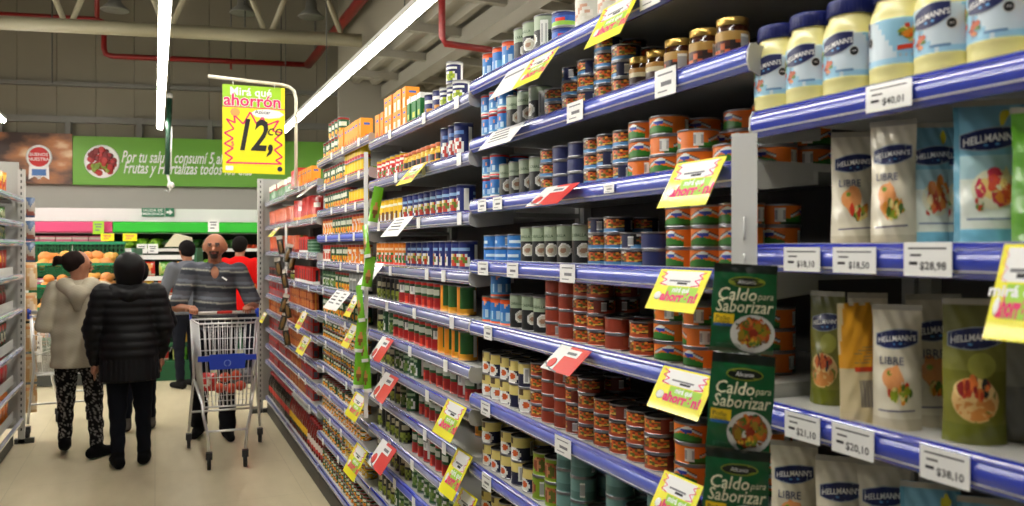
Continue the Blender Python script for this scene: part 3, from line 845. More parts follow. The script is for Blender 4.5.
C_YG = tc('orange_green_can', two(lambda x, v, t: C(.88, .55, .08) if x < -.1 else (C(.15, .36, .14) if v > .25 else C(.85, .60, .12))), 'orange and green can')
C_YR = tc('yellow_red_can', p_can_color(C(.80, .12, .08), C(.95, .92, .85), top=C(.93, .78, .1), pic=[C(.7, .1, .05), C(.2, .5, .15)]), 'red can with yellow top', h=.10)
J_SM = jar('pickle_jar', .030, .085, two(lambda x, v, t: C(.90, .72, .10) if v > .7 or v < .2 else (C(.12, .08, .06) if abs(x) < .3 else C(.8, .3, .1))), 'small dark pickle jar', pm('red_lid', (.75, .35, .08), .4), glass=pm('jar_yellow', (.80, .62, .12), .2), neck=.92)
B_OR = boxpack('juice_carton', .065, .065, .125, lambda x, v, s: C(.20, .35, .70) if .72 < v < .82 and abs(x) < .2 else (C(.90, .30, .08) if v < .35 and abs(x) < .3 - v * .5 else C(.95, .58, .08)), 'orange carton')
B_ORS = boxpack('short_juice_carton', .065, .065, .09, lambda x, v, s: C(.20, .35, .70) if .72 < v < .84 and abs(x) < .2 else (C(.92, .88, .80) if v < .5 and abs(x) < .2 else C(.95, .58, .08)), 'short orange carton')
B_GW = boxpack('tea_carton', .05, .06, .115, lambda x, v, s: WHT if v > .78 else (C(.75, .80, .2) if .15 < v < .4 and abs(x) < .3 else C(.10, .45, .18)), 'green carton with white top')
C_NG = tin('navy_green_can', .0330, .085, p_can_color(C(.08, .10, .34), WHT, top=WHT, pic=[C(.65, .72, .15), C(.45, .55, .1)]), 'navy can with green fruit', n=24, nv=9)
run(2, 0, 367, 392, B_OR, 1)
run(2, 0, 392, 414, B_ORS, 2)
run(2, 0, 414, 430, B_GW)
run(2, 0, 430, 446, C_NW)
run(2, 0, 446, 466, C_NG, [1, 2])
run(2, 1, 370, 377, C_YR)
run(2, 1, 378, 410, C_YR, [1])
run(2, 1, 410, 447, J_SM)
run(2, 1, 447, 468, C_NAVYT)
run(2, 2, 369, 408, C_YEL)
run(2, 2, 408, 470, C_NAVY)
run(2, 3, 368, 412, C_ORG)
run(2, 3, 412, 472, C_NAVY)
run(2, 4, 369, 405, C_OLI)
run(2, 4, 405, 446, C_CHK)
run(2, 4, 446, 472, C_YG)
run(2, 5, 369, 388, C_OLI)
run(2, 5, 388, 399, C_GRN)
run(2, 5, 399, 444, C_CHK)
run(2, 5, 444, 472, C_YG)
run(2, 6, 372, 400, C_OLI)
run(2, 6, 400, 425, C_GRN)
run(2, 6, 425, 474, C_CHK, back=.05)
run(2, 7, 372, 405, C_OLI)
run(2, 7, 405, 418, C_GRN)
run(2, 7, 418, 440, C_CHK, back=.06)
run(2, 7, 455, 476, C_YG, back=.14)
run(2, 8, 372, 410, C_OLI)
run(2, 8, 418, 455, C_CHK)
run(2, 9, 372, 415, C_OLI)
run(2, 9, 418, 470, C_GRN)
run(2, 10, 384, 400, C_OLI)
run(2, 10, 400, 500, C_GRN)
run(2, 11, None, None, C_GRN)
# ------------------------------------------------------------------ fourth bay
def tf(name, fn, look, h=.109, r=.0365): return tin(name, r, h, fn, look, n=18, nv=8, lidpart=False)
C_VEG = tf('vegetable_can', two(p_veg), 'green vegetable can with orange picture')
C_VEG2 = tf('peach_can', p_can_color(C(.88, .48, .08), C(.95, .9, .8), top=C(.55, .12, .08), pic=[C(.95, .65, .15), C(.9, .5, .1)]), 'orange peach can')
C_WR = tf('tomato_can', two(p_white_red), 'white and red tomato can')
C_GRY = tf('grey_label_can', p_can_color(C(.55, .56, .55), WHT, bot=C(.2, .25, .28)), 'grey and white can')
C_YEL2 = tf('small_yellow_can', two(lambda x, v, t: C(.93, .78, .1) if v > .3 else C(.80, .15, .08)), 'small yellow can', h=.08, r=.03)
C_VS = tf('small_vegetable_can', two(p_veg), 'small green vegetable can', h=.060, r=.034)
C_PS = tf('small_peach_can', p_can_color(C(.88, .55, .08), C(.95, .9, .8), top=C(.1, .3, .14), pic=[C(.95, .65, .15), C(.2, .4, .1)]), 'small orange and green can', h=.060, r=.034)
C_PINE = tf('pineapple_can', p_can_color(C(.90, .72, .12), C(.1, .35, .15), top=C(.75, .15, .1), pic=[C(.95, .8, .3), C(.9, .7, .2)]), 'yellow pineapple can', h=.060, r=.034)
run(3, 0, 317, 333, C_VEG)
run(3, 0, 333, 345, C_VEG, 2)
run(3, 0, 345, 368, B_OR)
run(3, 1, 320, 350, C_VEG)
run(3, 1, 350, 368, C_YEL2, 2)
run(3, 2, 318, 330, C_GRY)
run(3, 2, 330, 354, C_VEG)
run(3, 2, 354, 368, C_YEL2)
run(3, 3, 318, 337, C_VEG2)
run(3, 3, 337, 357, C_VEG)
run(3, 3, 357, 368, C_VEG2)
run(3, 4, 318, 335, C_WR)
run(3, 4, 335, 353, C_VEG)
run(3, 4, 353, 368, C_VEG2)
run(3, 5, 318, 340, C_GRN)
run(3, 5, 340, 354, C_VEG)
run(3, 5, 354, 368, C_GRY)
run(3, 6, 318, 368, C_VEG)
run(3, 7, 318, 345, C_VS, 2)
run(3, 7, 345, 368, C_PS, 2)
run(3, 8, 318, 368, C_VS, 2)
run(3, 9, 318, 350, C_VS, 1)
run(3, 9, 350, 368, C_PS, 1)
run(3, 10, 318, 368, C_PS, 2)
run(3, 11, 318, 350, C_VS, 2)
run(3, 11, 350, 374, C_PINE, 2)
run(3, 12, None, None, C_VS, 2)
# ------------------------------------------------------------------ fifth and end bays
def small_pouch(name, w, h, t, fn, look, cat='pouch', seed=1, nu=8, nv=10):
    P = Pouch(w, h, t, seed=seed)
    return dict(name=name, r=w / 2, h=h, body=P.mesh(name, fn, nu, nv), parts=[], look=look, cat=cat, d=w * .80, square=False)
P_GR = small_pouch('green_sauce_pouch', .09, .15, .05, lambda x, v, s: C(.85, .85, .78) if v > .72 and abs(x) > .2 else (C(.55, .12, .08) if v > .6 else C(.14, .42, .14)), 'green and red pouch')
P_RW = small_pouch('tomato_sauce_pouch', .10, .17, .05, lambda x, v, s: C(.90, .88, .82) if oval(x, v, 0, .62, .3, .12) else (C(.90, .55, .15) if v < .2 else C(.75, .10, .08)), 'red pouch with white oval')
P_KE = small_pouch('ketchup_pouch', .09, .14, .05, lambda x, v, s: C(.35, .45, .12) if v > .75 and abs(x) < .15 else (C(.80, .35, .18) if v > .2 else C(.55, .12, .08)), 'orange-red ketchup pouch')
B_RED = boxpack('red_box', .075, .05, .12, lambda x, v, s: C(.07, .06, .06) if oval(x, v, .1, .5, .22, .3) else (WHT if v < .12 else C(.80, .10, .06)), 'red and black box', nu=5, nv=6)
B_BRN = boxpack('stock_cube_box', .06, .045, .062, lambda x, v, s: C(.85, .60, .2) if abs(x) < .12 else (C(.55, .10, .06) if v < .15 or v > .85 else C(.72, .34, .14)), 'orange brown stock box', nu=5, nv=6)
B_RGR = boxpack('red_grey_box', .06, .045, .062, lambda x, v, s: C(.35, .36, .40) if abs(x) < .25 and .2 < v < .8 else C(.72, .08, .06), 'red and grey box', nu=5, nv=6)
C_DKR = tf('dark_red_tin', two(lambda x, v, t: C(.12, .08, .1) if .25 < v < .75 else C(.48, .12, .08)), 'dark red tin', h=.085)
C_GR5 = tf('green_herb_can', two(lambda x, v, t: C(.16, .36, .22) if int(v * 12) % 3 else C(.45, .6, .5)), 'banded green can', h=.10)
KET = pm('ketchup_plastic', (.42, .07, .05), .25, coat=.4); SOY = pm('soy_plastic', (.12, .05, .04), .2, coat=.5)
B_KET = bottle('ketchup_bottle', .032, .25, lambda x, v, t: C(.92, .74, .08) if v > .2 else C(.1, .1, .12), 'dark red sauce bottle with yellow label', KET, pm('cap_white', (.8, .8, .78), .4))
B_SOY = bottle('soy_bottle', .030, .24, lambda x, v, t: C(.75, .12, .08) if v > .5 else C(.08, .06, .05), 'dark soy bottle with red label', SOY, pm('cap_red', (.7, .1, .08), .4))
B_WKE = bottle('salsa_bottle', .034, .22, lambda x, v, t: C(.85, .82, .78) if v > .35 else C(.75, .1, .07), 'red salsa bottle with white label', KET, pm('cap_red', (.7, .1, .08), .4))
for bb, segs in ((5, [(0, P_GR, 1), (1, P_KE, 1), (2, P_KE, 1), (3, C_DKR, 1), (4, B_RGR, 2), (5, B_BRN, 2), (6, B_RGR, 2), (7, B_RGR, 2), (8, B_RGR, 2)]),):
    for ki, sp, ti in segs: run(bb, ki, None, None, sp, ti)
run(5, 9, None, None, B_SOY)
run(4, 0, 286, 303, P_RW); run(4, 0, 303, 317, B_OR)
run(4, 1, 287, 297, P_KE); run(4, 1, 298, 317, P_RW)
run(4, 2, 287, 302, P_KE); run(4, 2, 302, 312, B_RED); run(4, 2, 312, 317, C_GR5)
run(4, 3, 287, 298, C_OLI); run(4, 3, 298, 317, B_RED)
run(4, 4, 287, 317, B_BRN, 2)
run(4, 5, 287, 305, B_BRN, 2); run(4, 5, 305, 317, B_RGR, 2)
run(4, 6, 287, 308, B_BRN, 2); run(4, 6, 308, 317, B_RGR, 2)
run(4, 7, 287, 305, B_BRN, 2); run(4, 7, 305, 317, B_RGR, 2)
run(4, 8, 287, 310, B_BRN, 2); run(4, 8, 310, 317, B_RGR, 2)
run(4, 9, 276, 290, B_WKE); run(4, 9, 290, 312, B_KET); run(4, 9, 312, 330, B_WKE)
# ================================================================== NEAREST BAY: jars and pouches

# printed pictures laid on curved goods: surf(x, z, off) gives the 3-D point
def oval_patch(mb, surf, cx, cz, rx, rz, col, off=.0003, n=16, wob=0, rng=None):
    rim = [1 + (rng.uniform(-wob, wob) if rng else 0) for _ in range(n)]
    vs = [surf(cx, cz, off)]
    for f in (.5, 1.0): vs += [surf(cx + rx * f * rim[i] * cos(2 * PI * i / n), cz + rz * f * rim[i] * sin(2 * PI * i / n), off) for i in range(n)]
    fs = [(0, 1 + i, 1 + (i + 1) % n) for i in range(n)] + [(1 + i, 1 + n + i, 1 + n + (i + 1) % n, 1 + (i + 1) % n) for i in range(n)]
    mb.add(vs, fs, 0, col, True)
def band_patch(mb, surf, x0, x1, lo, hi, col, off=.0003, n=14, m=3):
    vs = []
    for j in range(m + 1):
        for i in range(n + 1):
            x = x0 + (x1 - x0) * i / n; a, b = lo(x), hi(x); vs.append(surf(x, a + (b - a) * j / m, off))
    mb.add(vs, [(j * (n + 1) + i, j * (n + 1) + i + 1, (j + 1) * (n + 1) + i + 1, (j + 1) * (n + 1) + i) for j in range(m) for i in range(n)], 0, col, True)
def blobs(mb, surf, cx, cz, rx, rz, k, size, pal, seed, off=.0005):
    q = random.Random(seed)
    for i in range(k):
        a = q.uniform(0, 2 * PI); d = math.sqrt(q.random()) * .9; s_ = size * q.uniform(.6, 1.2)
        oval_patch(mb, surf, cx + cos(a) * d * rx, cz + sin(a) * d * rz, s_, s_ * q.uniform(.6, 1.1), q.choice(pal), off + i * .00002, 9, .25, q)
def emblem(mb, surf, cx, cz, w, h, lean=.10):
    lo = lambda x: cz - h / 2 + (x - cx) * lean + h * .28 * ((x - cx) / (w / 2)) ** 2
    hi = lambda x: cz + h / 2 + (x - cx) * lean - h * .05 + h * .18 * cos((x - cx) / (w / 2) * 1.6)
    g = lambda f, d: (lambda x: f(x) + d)
    band_patch(mb, surf, cx - w / 2 - .0012, cx + w / 2 + .0012, g(lo, -.0014), g(hi, .0014), C(.62, .66, .70), .0004)
    band_patch(mb, surf, cx - w / 2, cx + w / 2, lo, hi, C(.09, .13, .34), .0006)
    for s in (-1, 1): oval_patch(mb, surf, cx + s * w * .09, cz - h * .24 + s * w * .09 * lean, w * .05, h * .07, C(.35, .60, .85), .0008, 8)
MAYO = pm('mayonnaise', (.93, .90, .62), .3, spec=.5, coat=.3)
LIDB = pm('lid_blue', (.10, .14, .42), .4)
def p_mayo(du, v, t):
    if v < .06 or v > .985: return C(.93, .90, .62)
    x = (du * 2) % 1
    if v < .20 and x < .6: return C(.62, .80, .90)
    return C(.80, .86, .90) if (x + v * .35) % 1 < .55 else C(.58, .78, .88)
def make_mayo(r=.0435):
    h = .166; n = 48; nv = 16; z0, z1 = .030, .104
    prof = [(r * .5, .001, 1), (r * .88, 0, 1), (r * .97, .007, 1), (r, .016, 1), (r, .029, 1)] + [(r + .0006, z0 + (z1 - z0) * j / nv, 'p') for j in range(nv + 1)]
    prof[5] = (r + .0006, z0, 1)
    prof += [(r, z1 + .001, 1), (r * .985, .112, 1), (r * .93, .121, 1), (r * .84, .129, 1), (r * .79, .134, 1), (r * .78, .140, 1)]
    mb = MB(); mb.lathe(prof, n, p_mayo, zr=(z0, z1))
    body = mb.mesh('mayonnaise_jar', [PRINT, MAYO])
    l = MB(); l.lathe([(r * .84, .1385, 0), (r * .87, .140, 0), (r * .87, .160, 0), (r * .84, .1645, 0), (r * .5, h, 0), (.0001, h, 0)], 36)
    for i in range(36):
        a = 2 * PI * i / 36; l.box((r * .872 * cos(a), r * .872 * sin(a), .150), (.0012, .0012, .018), rot=a)
    pic = MB(); tx = MB()
    for a0, kind in ((-.30, 0), (PI - .30, 0), (PI / 2 + .25, 1), (-PI / 2 + .25, 1)):
        sf = lambda x, z, off=0: ((r + .0008 + off) * sin(x / r + a0), -(r + .0008 + off) * cos(x / r + a0), z)
        if kind == 0:
            emblem(pic, sf, 0, .087, .054, .029, .18)
            blobs(pic, sf, -.014, .053, .012, .010, 9, .006, [C(.75, .35, .2), C(.85, .55, .35), C(.6, .2, .12), C(.4, .5, .2)], 4)
            oval_patch(pic, sf, .029, .074, .0072, .0080, C(.85, .86, .86), .0004); oval_patch(pic, sf, .029, .074, .0062, .0070, C(.08, .09, .1), .0006)
            add_text(tx, "HELLMANN'S", lambda x, y: sf(x, .0885 + y + x * .18 - x * x * 3, .001), .0118, bold=.02, xs=.78)
            add_text(tx, 'SIN', lambda x, y: sf(.029 + x, .074 + y, .001), .0042)
            band_patch(pic, sf, .0, .028, lambda x: .042, lambda x: .046, C(.45, .60, .75))
        else:
            blobs(pic, sf, 0, .080, .013, .013, 20, .006, SALAD + GREENS[:1], 6)
            band_patch(pic, sf, -.016, .014, lambda x: .056 + x * .1, lambda x: .063 + x * .1, C(.84, .25, .12))
            for i in range(4): oval_patch(pic, sf, -.012 + i * .008, .047, .002, .003, C(.68, .72, .76), .0004, 6)
            band_patch(pic, sf, .024, .031, lambda x: .040, lambda x: .098, C(.50, .62, .72))
    return dict(name='mayonnaise_jar', r=r, h=h, body=body, parts=[('lid', l.mesh('lid', [LIDB])), ('label_picture', pic.mesh('label_picture', [PRINT])), ('lettering', tx.mesh('lettering', [WHITEINK]))], look='', cat='jar', d=.09)
JAR = make_mayo()
zm = zk(KS[0][1]) + .0205
jl = ['first mayonnaise jar from the dark gold-lidded jars, navy lid, cream body', 'second mayonnaise jar along the top blue rail, navy lid', 'third mayonnaise jar, just before the one turned to its salad picture',
      'mayonnaise jar turned to show its salad picture and red ribbon', 'mayonnaise jar following the one with the salad picture', 'mayonnaise jar at the picture edge with largest navy emblem', 'mayonnaise jar last in the row, cut by the picture edge']
for i, (px, face) in enumerate(((779, -56), (812, -58), (851, -62), (900, 52), (947, -66), (1003, -68), (1070, -70))):
    a = AL + .075
    y = s_of(px, a)
    if i == 3: face = -138
    place(JAR, (a, y, zm), R(face), jl[i], 'mayonnaise jars on the top rail')
def p_pouch(kind):
    def f(x, v, s):
        if kind == 'libre': return C(.87, .84, .75) if v > .08 else C(.80, .76, .66)
        if kind == 'librey':
            if s < 0: return C(.86, .82, .70)
            if x < -.30: return C(.90, .87, .80)
            return C(.90, .64, .16) if v > .46 and x < .35 - .3 * v + .3 else C(.87, .80, .62)
        if kind == 'blue':
            if abs(x) > .43: return C(.35, .60, .70)
            if v < .12: return C(.45, .72, .83)
            return C(.48, .70, .79) if v > .62 else (C(.66, .80, .83) if v > .45 else C(.83, .86, .82))
        if kind == 'olive':
            if v < .13: return C(.40, .42, .08)
            return C(.46, .46, .13) if v < .5 else (C(.52, .52, .22) if v < .75 else C(.42, .42, .22))
        if kind == 'grey': return C(.60, .60, .55) if v > .4 else C(.50, .5, .48)
        return C(.80, .80, .2) if oval(x, v, 0, .5, .3, .2) else C(.35, .60, .15)
    return f
def pouch_pictures(kind, P, seed):
    mb = MB(); w, h = P.w, P.h
    S = lambda x, z, off=0: P.pt(x * w, z * h, -1, off + .0004)
    B = lambda x, z, off=0: P.pt(x * w, z * h, 1, off + .0004)
    if kind == 'librey':
        for i in range(16): band_patch(mb, B, -.28 + i * .026, -.28 + i * .026 + (.010 if i % 3 else .018), lambda x: .14, lambda x: .36, C(.35, .35, .42), .0003, 1, 4)
        band_patch(mb, B, -.30, .20, lambda x: .43, lambda x: .47, C(.82, .25, .1))
        for i in range(6): band_patch(mb, B, -.28, .2 - (i % 3) * .1, lambda x: .50 + i * .025, lambda x: .508 + i * .025, C(.65, .55, .35), .0002, 3, 1)
        return mb
    if kind in ('grey', 'green'): return None
    ew = .80
    S2 = lambda x, z, off=0: P.pt(x, z, -1, off + .0004)
    emblem(mb, S2, 0, h * .715, w * ew, h * .13, .10)
    if kind == 'libre':
        blobs(mb, S, -.05, .40, .10, .05, 3, .13, [C(.88, .58, .34), C(.90, .62, .38)], seed)
        oval_patch(mb, S, -.10, .41, .19, .085, C(.89, .60, .36), .0008, 18); oval_patch(mb, S, -.14, .45, .05, .02, C(.45, .60, .15), .001, 10)
        blobs(mb, S, .07, .295, .24, .055, 34, .045, SALAD, seed, .0010)
        band_patch(mb, S, -.36, .36, lambda x: .148 + x * .02, lambda x: .160 + x * .02, C(.38, .36, .46))
    elif kind == 'blue':
        oval_patch(mb, S, .02, .38, .30, .14, C(.86, .85, .74), .0004, 18)
        blobs(mb, S, .06, .40, .26, .09, 26, .075, [C(.80, .28, .18), C(.92, .86, .66), C(.75, .20, .30), C(.86, .5, .2), C(.90, .80, .5)], seed)
        blobs(mb, S, -.18, .30, .10, .06, 6, .03, [C(.8, .2, .15), C(.4, .55, .2)], seed + 1)
        band_patch(mb, S, -.34, .34, lambda x: .175, lambda x: .187, C(.42, .5, .62))
        blobs(mb, S, .22, .88, .10, .02, 3, .05, [C(.85, .80, .15)], seed)
    elif kind == 'olive':
        oval_patch(mb, S, 0, .30, .36, .15, C(.86, .70, .44), .0004, 18)
        oval_patch(mb, S, 0, .255, .30, .09, C(.80, .52, .24), .0006, 18)
        oval_patch(mb, S, -.02, .37, .31, .085, C(.90, .78, .52), .0007, 18)
        blobs(mb, S, -.02, .375, .25, .055, 26, .05, [C(.75, .25, .12), C(.12, .14, .12), C(.85, .45, .2), C(.55, .12, .1)], seed, .001)
        oval_patch(mb, S, .10, .54, .22, .09, C(.66, .66, .28), .0005, 14)
    return mb
def pouch(kind, w, h, t, px, y, ki, back, face, label, txt="HELLMANN'S", txt2=None, seed=0, vt=.71, tilt=0, dark=False):
    P = Pouch(w, h, t, waist=.04, seed=seed)
    a = AL + back
    me = P.mesh('dressing_pouch', p_pouch(kind), 26, 44)
    z = zk(KS[0][ki]) + .0205
    M = Matrix.Translation((a, s_of(px, a), z)) @ Matrix.Rotation(R(face), 4, 'Z') @ Matrix.Rotation(R(tilt), 4, 'Y')
    o = tag(link('dressing_pouch', me, M=M), label, 'pouch', 'dressing pouches of the nearest bay')
    pc_ = pouch_pictures(kind, P, seed)
    if pc_: pc_.obj('label_picture', GLOSS, o)
    if txt:
        m = MB(); add_text(m, txt, lambda x, y_: P.pt(x, h * .728 + y_ + x * .10 - x * x * 2.5, -1, .0018), w * .168, bold=.02, xs=.76)
        m.obj('lettering', WHITEINK, o)
    if txt2:
        m = MB(); add_text(m, txt2, lambda x, y_: P.pt(x - w * .1, h * .545 + y_, -1, .0012), w * .24, bold=.004, xs=.85)
        m.obj('lettering', pm('ink_blue_grey', (.25, .28, .42), .5), o)
    # heat-sealed top edge
    m = MB(); n = 12
    for j in range(3):
        zz = h * (.965 + .011 * j)
        for i in range(n):
            pass
    m.add([P.pt((i / n * 2 - 1) * P.hw(.975), h * zf, -1, .0010) for zf in (.955, .998) for i in range(n + 1)], [(i, i + 1, n + 2 + i, n + 1 + i) for i in range(n)], 0, None, True)
    m.obj('top_seal', pm('film_seal', (.70, .68, .62), .25, coat=.4), o)
    return o
# shelf B
pouch('libre', .070, .192, .05, 853, 0, 2, .085, -38, 'cream dressing pouch, half hidden behind another, above the first white price label', txt2='LIBRE', seed=1)
pouch('libre', .066, .195, .045, 893, 0, 2, .055, -62, 'cream dressing pouch with navy emblem in front of its twin', txt2='LIBRE', seed=2)
pouch('blue', .068, .19, .05, 931, 0, 2, .10, -30, 'pale blue dressing pouch directly beside the cream pair', seed=3)
pouch('blue', .066, .19, .05, 956, 0, 2, .13, -35, 'narrow view of a blue pouch behind, between two blue pouches', seed=4)
pouch('blue', .092, .205, .05, 990, 0, 2, .075, -44, 'largest pale blue dressing pouch with shining emblem', seed=5)
pouch('green', .09, .18, .05, 1052, 0, 2, .06, -55, 'green pouch cut by the picture edge above the yellow card', txt=None, seed=6)
# shelf C
pouch('olive', .064, .200, .045, 827, 0, 3, .11, -70, 'olive green pouch standing closest to the orange tuna tins', seed=7)
pouch('libre', .066, .200, .05, 868, 0, 3, .13, -35, 'cream pouch mostly hidden behind the yellow-sided pouch', seed=9)
pouch('librey', .070, .190, .045, 862, 0, 3, .045, 158, 'cream and yellow pouch showing its barcode side', txt=None, seed=8, tilt=2)
pouch('libre', .070, .190, .05, 897, 0, 3, .06, -52, 'cream pouch with citrus and salad picture, front row middle', txt2='LIBRE', seed=10)
pouch('libre', .086, .205, .05, 932, 0, 3, .13, -28, 'larger cream pouch with bold dark lettering behind the front row', txt2='LIBRE', seed=11)
pouch('olive', .082, .205, .05, 974, 0, 3, .085, -48, 'olive green pouch with tart picture at the end of the row', seed=12, vt=.67)
pouch('grey', .085, .19, .05, 1016, 0, 3, .16, -30, 'greyish pouch in shade behind the olive tart pouch', txt=None, seed=13)
# shelf D
for i, (px, kd, back, face, lb) in enumerate(((794, 'libre', .06, -42, 'cream pouch below the lowest rail, closest to the soup sachets'), (841, 'libre', .06, -45, 'cream pouch below the lowest rail, second from the soup sachets'), (884, 'libre', .10, -40, 'cream pouch below the lowest rail, third and partly hidden'), (930, 'blue', .06, -45, 'pale blue pouch below the rightmost price label'), (990, 'blue', .07, -45, 'dim pouch at the lower corner of the picture'))):
    pouch(kd, .080, .205, .05, px, 0, 4, back, face, lb, txt2='LIBRE' if kd == 'libre' else None, seed=20 + i)

# white clip strip with soup sachets at the bay boundary
yb = YB[1]
zt1, zt2 = H + (248 - 132) / 800 * 1.40, H + (248 - 271) / 800 * 1.40
t = thing('clip_strip', 'long white hanging strip at the front of the shelves holding the green sachets', 'strip', (AL - .034, yb - .03, 0), R(-42))
MB().box((0, 0, (zt1 + zt2) / 2), (.044, .0012, zt1 - zt2)).obj('strip_band', PAPER, t)
MB().box((0, .002, .95 + (zt2 - .95) / 2), (.018, .001, zt2 - .95)).obj('strip_tail', PAPER, t)
for z in (zt2 + .075, zt2 + .01, zt2 - .155):
    MB().tube([(0, -.001, z + .02), (.001, -.004, z + .01), (0, -.006, z - .012), (0, -.003, z - .02)], .0022, 6).obj('clip', WHITE, t)
def p_sachet(x, v, s):
    if v > .91: return C(.05, .10, .07)
    if v < .04: return C(.35, .4, .3)
    return C(.04, .35, .18)
def sachet_pictures(P, w, h):
    mb = MB(); S = lambda x, z, off=0: P.pt(x * w, z * h, -1, off + .0004)
    oval_patch(mb, S, .16, .225, .35, .215, C(.88, .88, .86), .0003, 26)
    oval_patch(mb, S, .17, .235, .28, .165, C(.55, .35, .12), .0005, 22)
    blobs(mb, S, .17, .25, .25, .13, 60, .055, [C(.72, .26, .08), C(.85, .48, .14), C(.58, .16, .05), C(.62, .5, .1), C(.80, .35, .1), C(.35, .45, .1)], 5, .0006)
    blobs(mb, S, .15, .12, .16, .03, 14, .03, [C(.90, .75, .2), C(.4, .55, .15), C(.9, .6, .2)], 9, .002)
    band_patch(mb, S, -.46, -.14, lambda x: .325, lambda x: .435, C(.92, .78, .10)); band_patch(mb, S, -.46, -.16, lambda x: .295, lambda x: .325, C(.15, .38, .65))
    oval_patch(mb, S, .03, .80, .29, .062, C(.55, .60, .18), .0003, 22); oval_patch(mb, S, .03, .80, .27, .050, C(.05, .10, .08), .0005, 22)
    for i in range(3): band_patch(mb, S, -.40, .05 - i * .05, lambda x: .06 + i * .018, lambda x: .066 + i * .018, C(.3, .5, .38))
    return mb
for i, (px, py0, py1, w_, fc, lb) in enumerate(((741, 264, 353, .100, -38, 'topmost green soup seasoning sachet on the white strip'), (737, 354, 453, .100, -36, 'second green soup seasoning sachet, under the topmost one'), (733, 449, 545, .100, -36, 'lowest visible green soup seasoning sachet, cut by the bottom edge'))):
    d = 1.30 - .01 * i
    hh = (py1 - py0) / 800 * d
    P = Pouch(w_, hh, .016, both=True, seed=40 + i)
    c = W(px, py1, d)
    M = Matrix.Translation(c) @ Matrix.Rotation(R(fc), 4, 'Z') @ Matrix.Rotation(R([3, 4, 3][i]), 4, 'Y')
    o = tag(link('soup_sachet', P.mesh('soup_sachet', p_sachet, 30, 40), M=M), lb, 'sachet', 'soup sachets on the white strip')
    sachet_pictures(P, w_, hh).obj('label_picture', GLOSS, o)
    for txt, zz, xx, sz, mt, kw in (('Caldo', .655, -.012, .0285, CREAMINK, dict(shear=.2, bold=.01, xs=.9)), ('para', .645, .033, .0155, CREAMINK, dict(shear=.2, xs=.9)), ('Saborizar', .52, .000, .0285, CREAMINK, dict(shear=.2, bold=.01, xs=.82)), ('Alicante', .80, .003, .0095, WHITEINK, dict(shear=.1, xs=.9)), ('Pollo', .385, -.032, .011, INK, {}), ('casero', .345, -.032, .009, INK, {})):
        m = MB(); add_text(m, txt, lambda x, y: P.pt(x + xx, hh * zz + y, -1, .0020), sz, **kw)
        m.obj('lettering', mt, o)

# green snack strip between third and fourth bay, brown strip in the far bays
PG = [small_pouch('green_snack_sachet', .052, .20, .03, lambda x, v, s: (C(.80, .55, .3) if v > .35 else C(.5, .35, .15)) if oval(x, v, 0, .4, .26, .2) else (WHT if v < .1 else C(.45, .75, .12)), '', seed=s) for s in (3, 5)]
for i, (px, py0, py1, lean) in enumerate(((372, 186, 226, 10), (368, 224, 258, -12), (366, 256, 290, 8), (362, 285, 322, -10), (359, 318, 352, 6), (365, 330, 362, -8), (358, 352, 388, 4), (368, 356, 392, -6))):
    d = 3.72
    c = W(px, py1, d)
    M = Matrix.Translation(c) @ Matrix.Rotation(R(-35 + lean * 3), 4, 'Z') @ Matrix.Rotation(R(lean), 4, 'Y') @ Matrix.Diagonal((.9, 1, (py1 - py0) / 800 * d / .20, 1))
    o = link('green_snack_sachet', PG[i % 2]['body'], M=M)
    tag(o, '%s bright green snack sachet from the top of the hanging strip' % ordw(i), 'sachet', 'green snack sachets on the hanging strip')
o = MB().box((0, 0, 0), (.02, .001, 1.25)).obj('snack_strip', PAPER, None, tuple(np.array(W(366, 285, 3.76))), R(-25)); tag(o, 'narrow white strip carrying the bright green snack sachets', 'strip')
PB = small_pouch('brown_snack_sachet', .05, .15, .03, lambda x, v, s: C(.75, .72, .66) if v > .8 else (C(.45, .34, .14) if oval(x, v, 0, .4, .3, .3) else C(.16, .15, .08)), '', seed=9)
for i, (px, py1) in enumerate(((277, 254), (281, 262), (275, 276), (285, 270), (281, 288), (277, 312), (284, 318), (276, 330), (283, 345))):
    c = W(px + 5, py1, 6.45)
    M = Matrix.Translation(c) @ Matrix.Rotation(R(-20), 4, 'Z') @ Matrix.Rotation(R(14 if i % 2 else -10), 4, 'Y')
    o = link('brown_snack_sachet', PB['body'], M=M)
    tag(o, '%s dark brown snack sachet down the strip near the end panel' % ordw(i), 'sachet', 'brown snack sachets near the end panel')
o = MB().box((0, 0, 0), (.02, .001, 1.0)).obj('snack_strip', PAPER, None, tuple(np.array(W(286, 285, 6.5))), R(-25)); tag(o, 'narrow white strip carrying the brown snack sachets', 'strip')

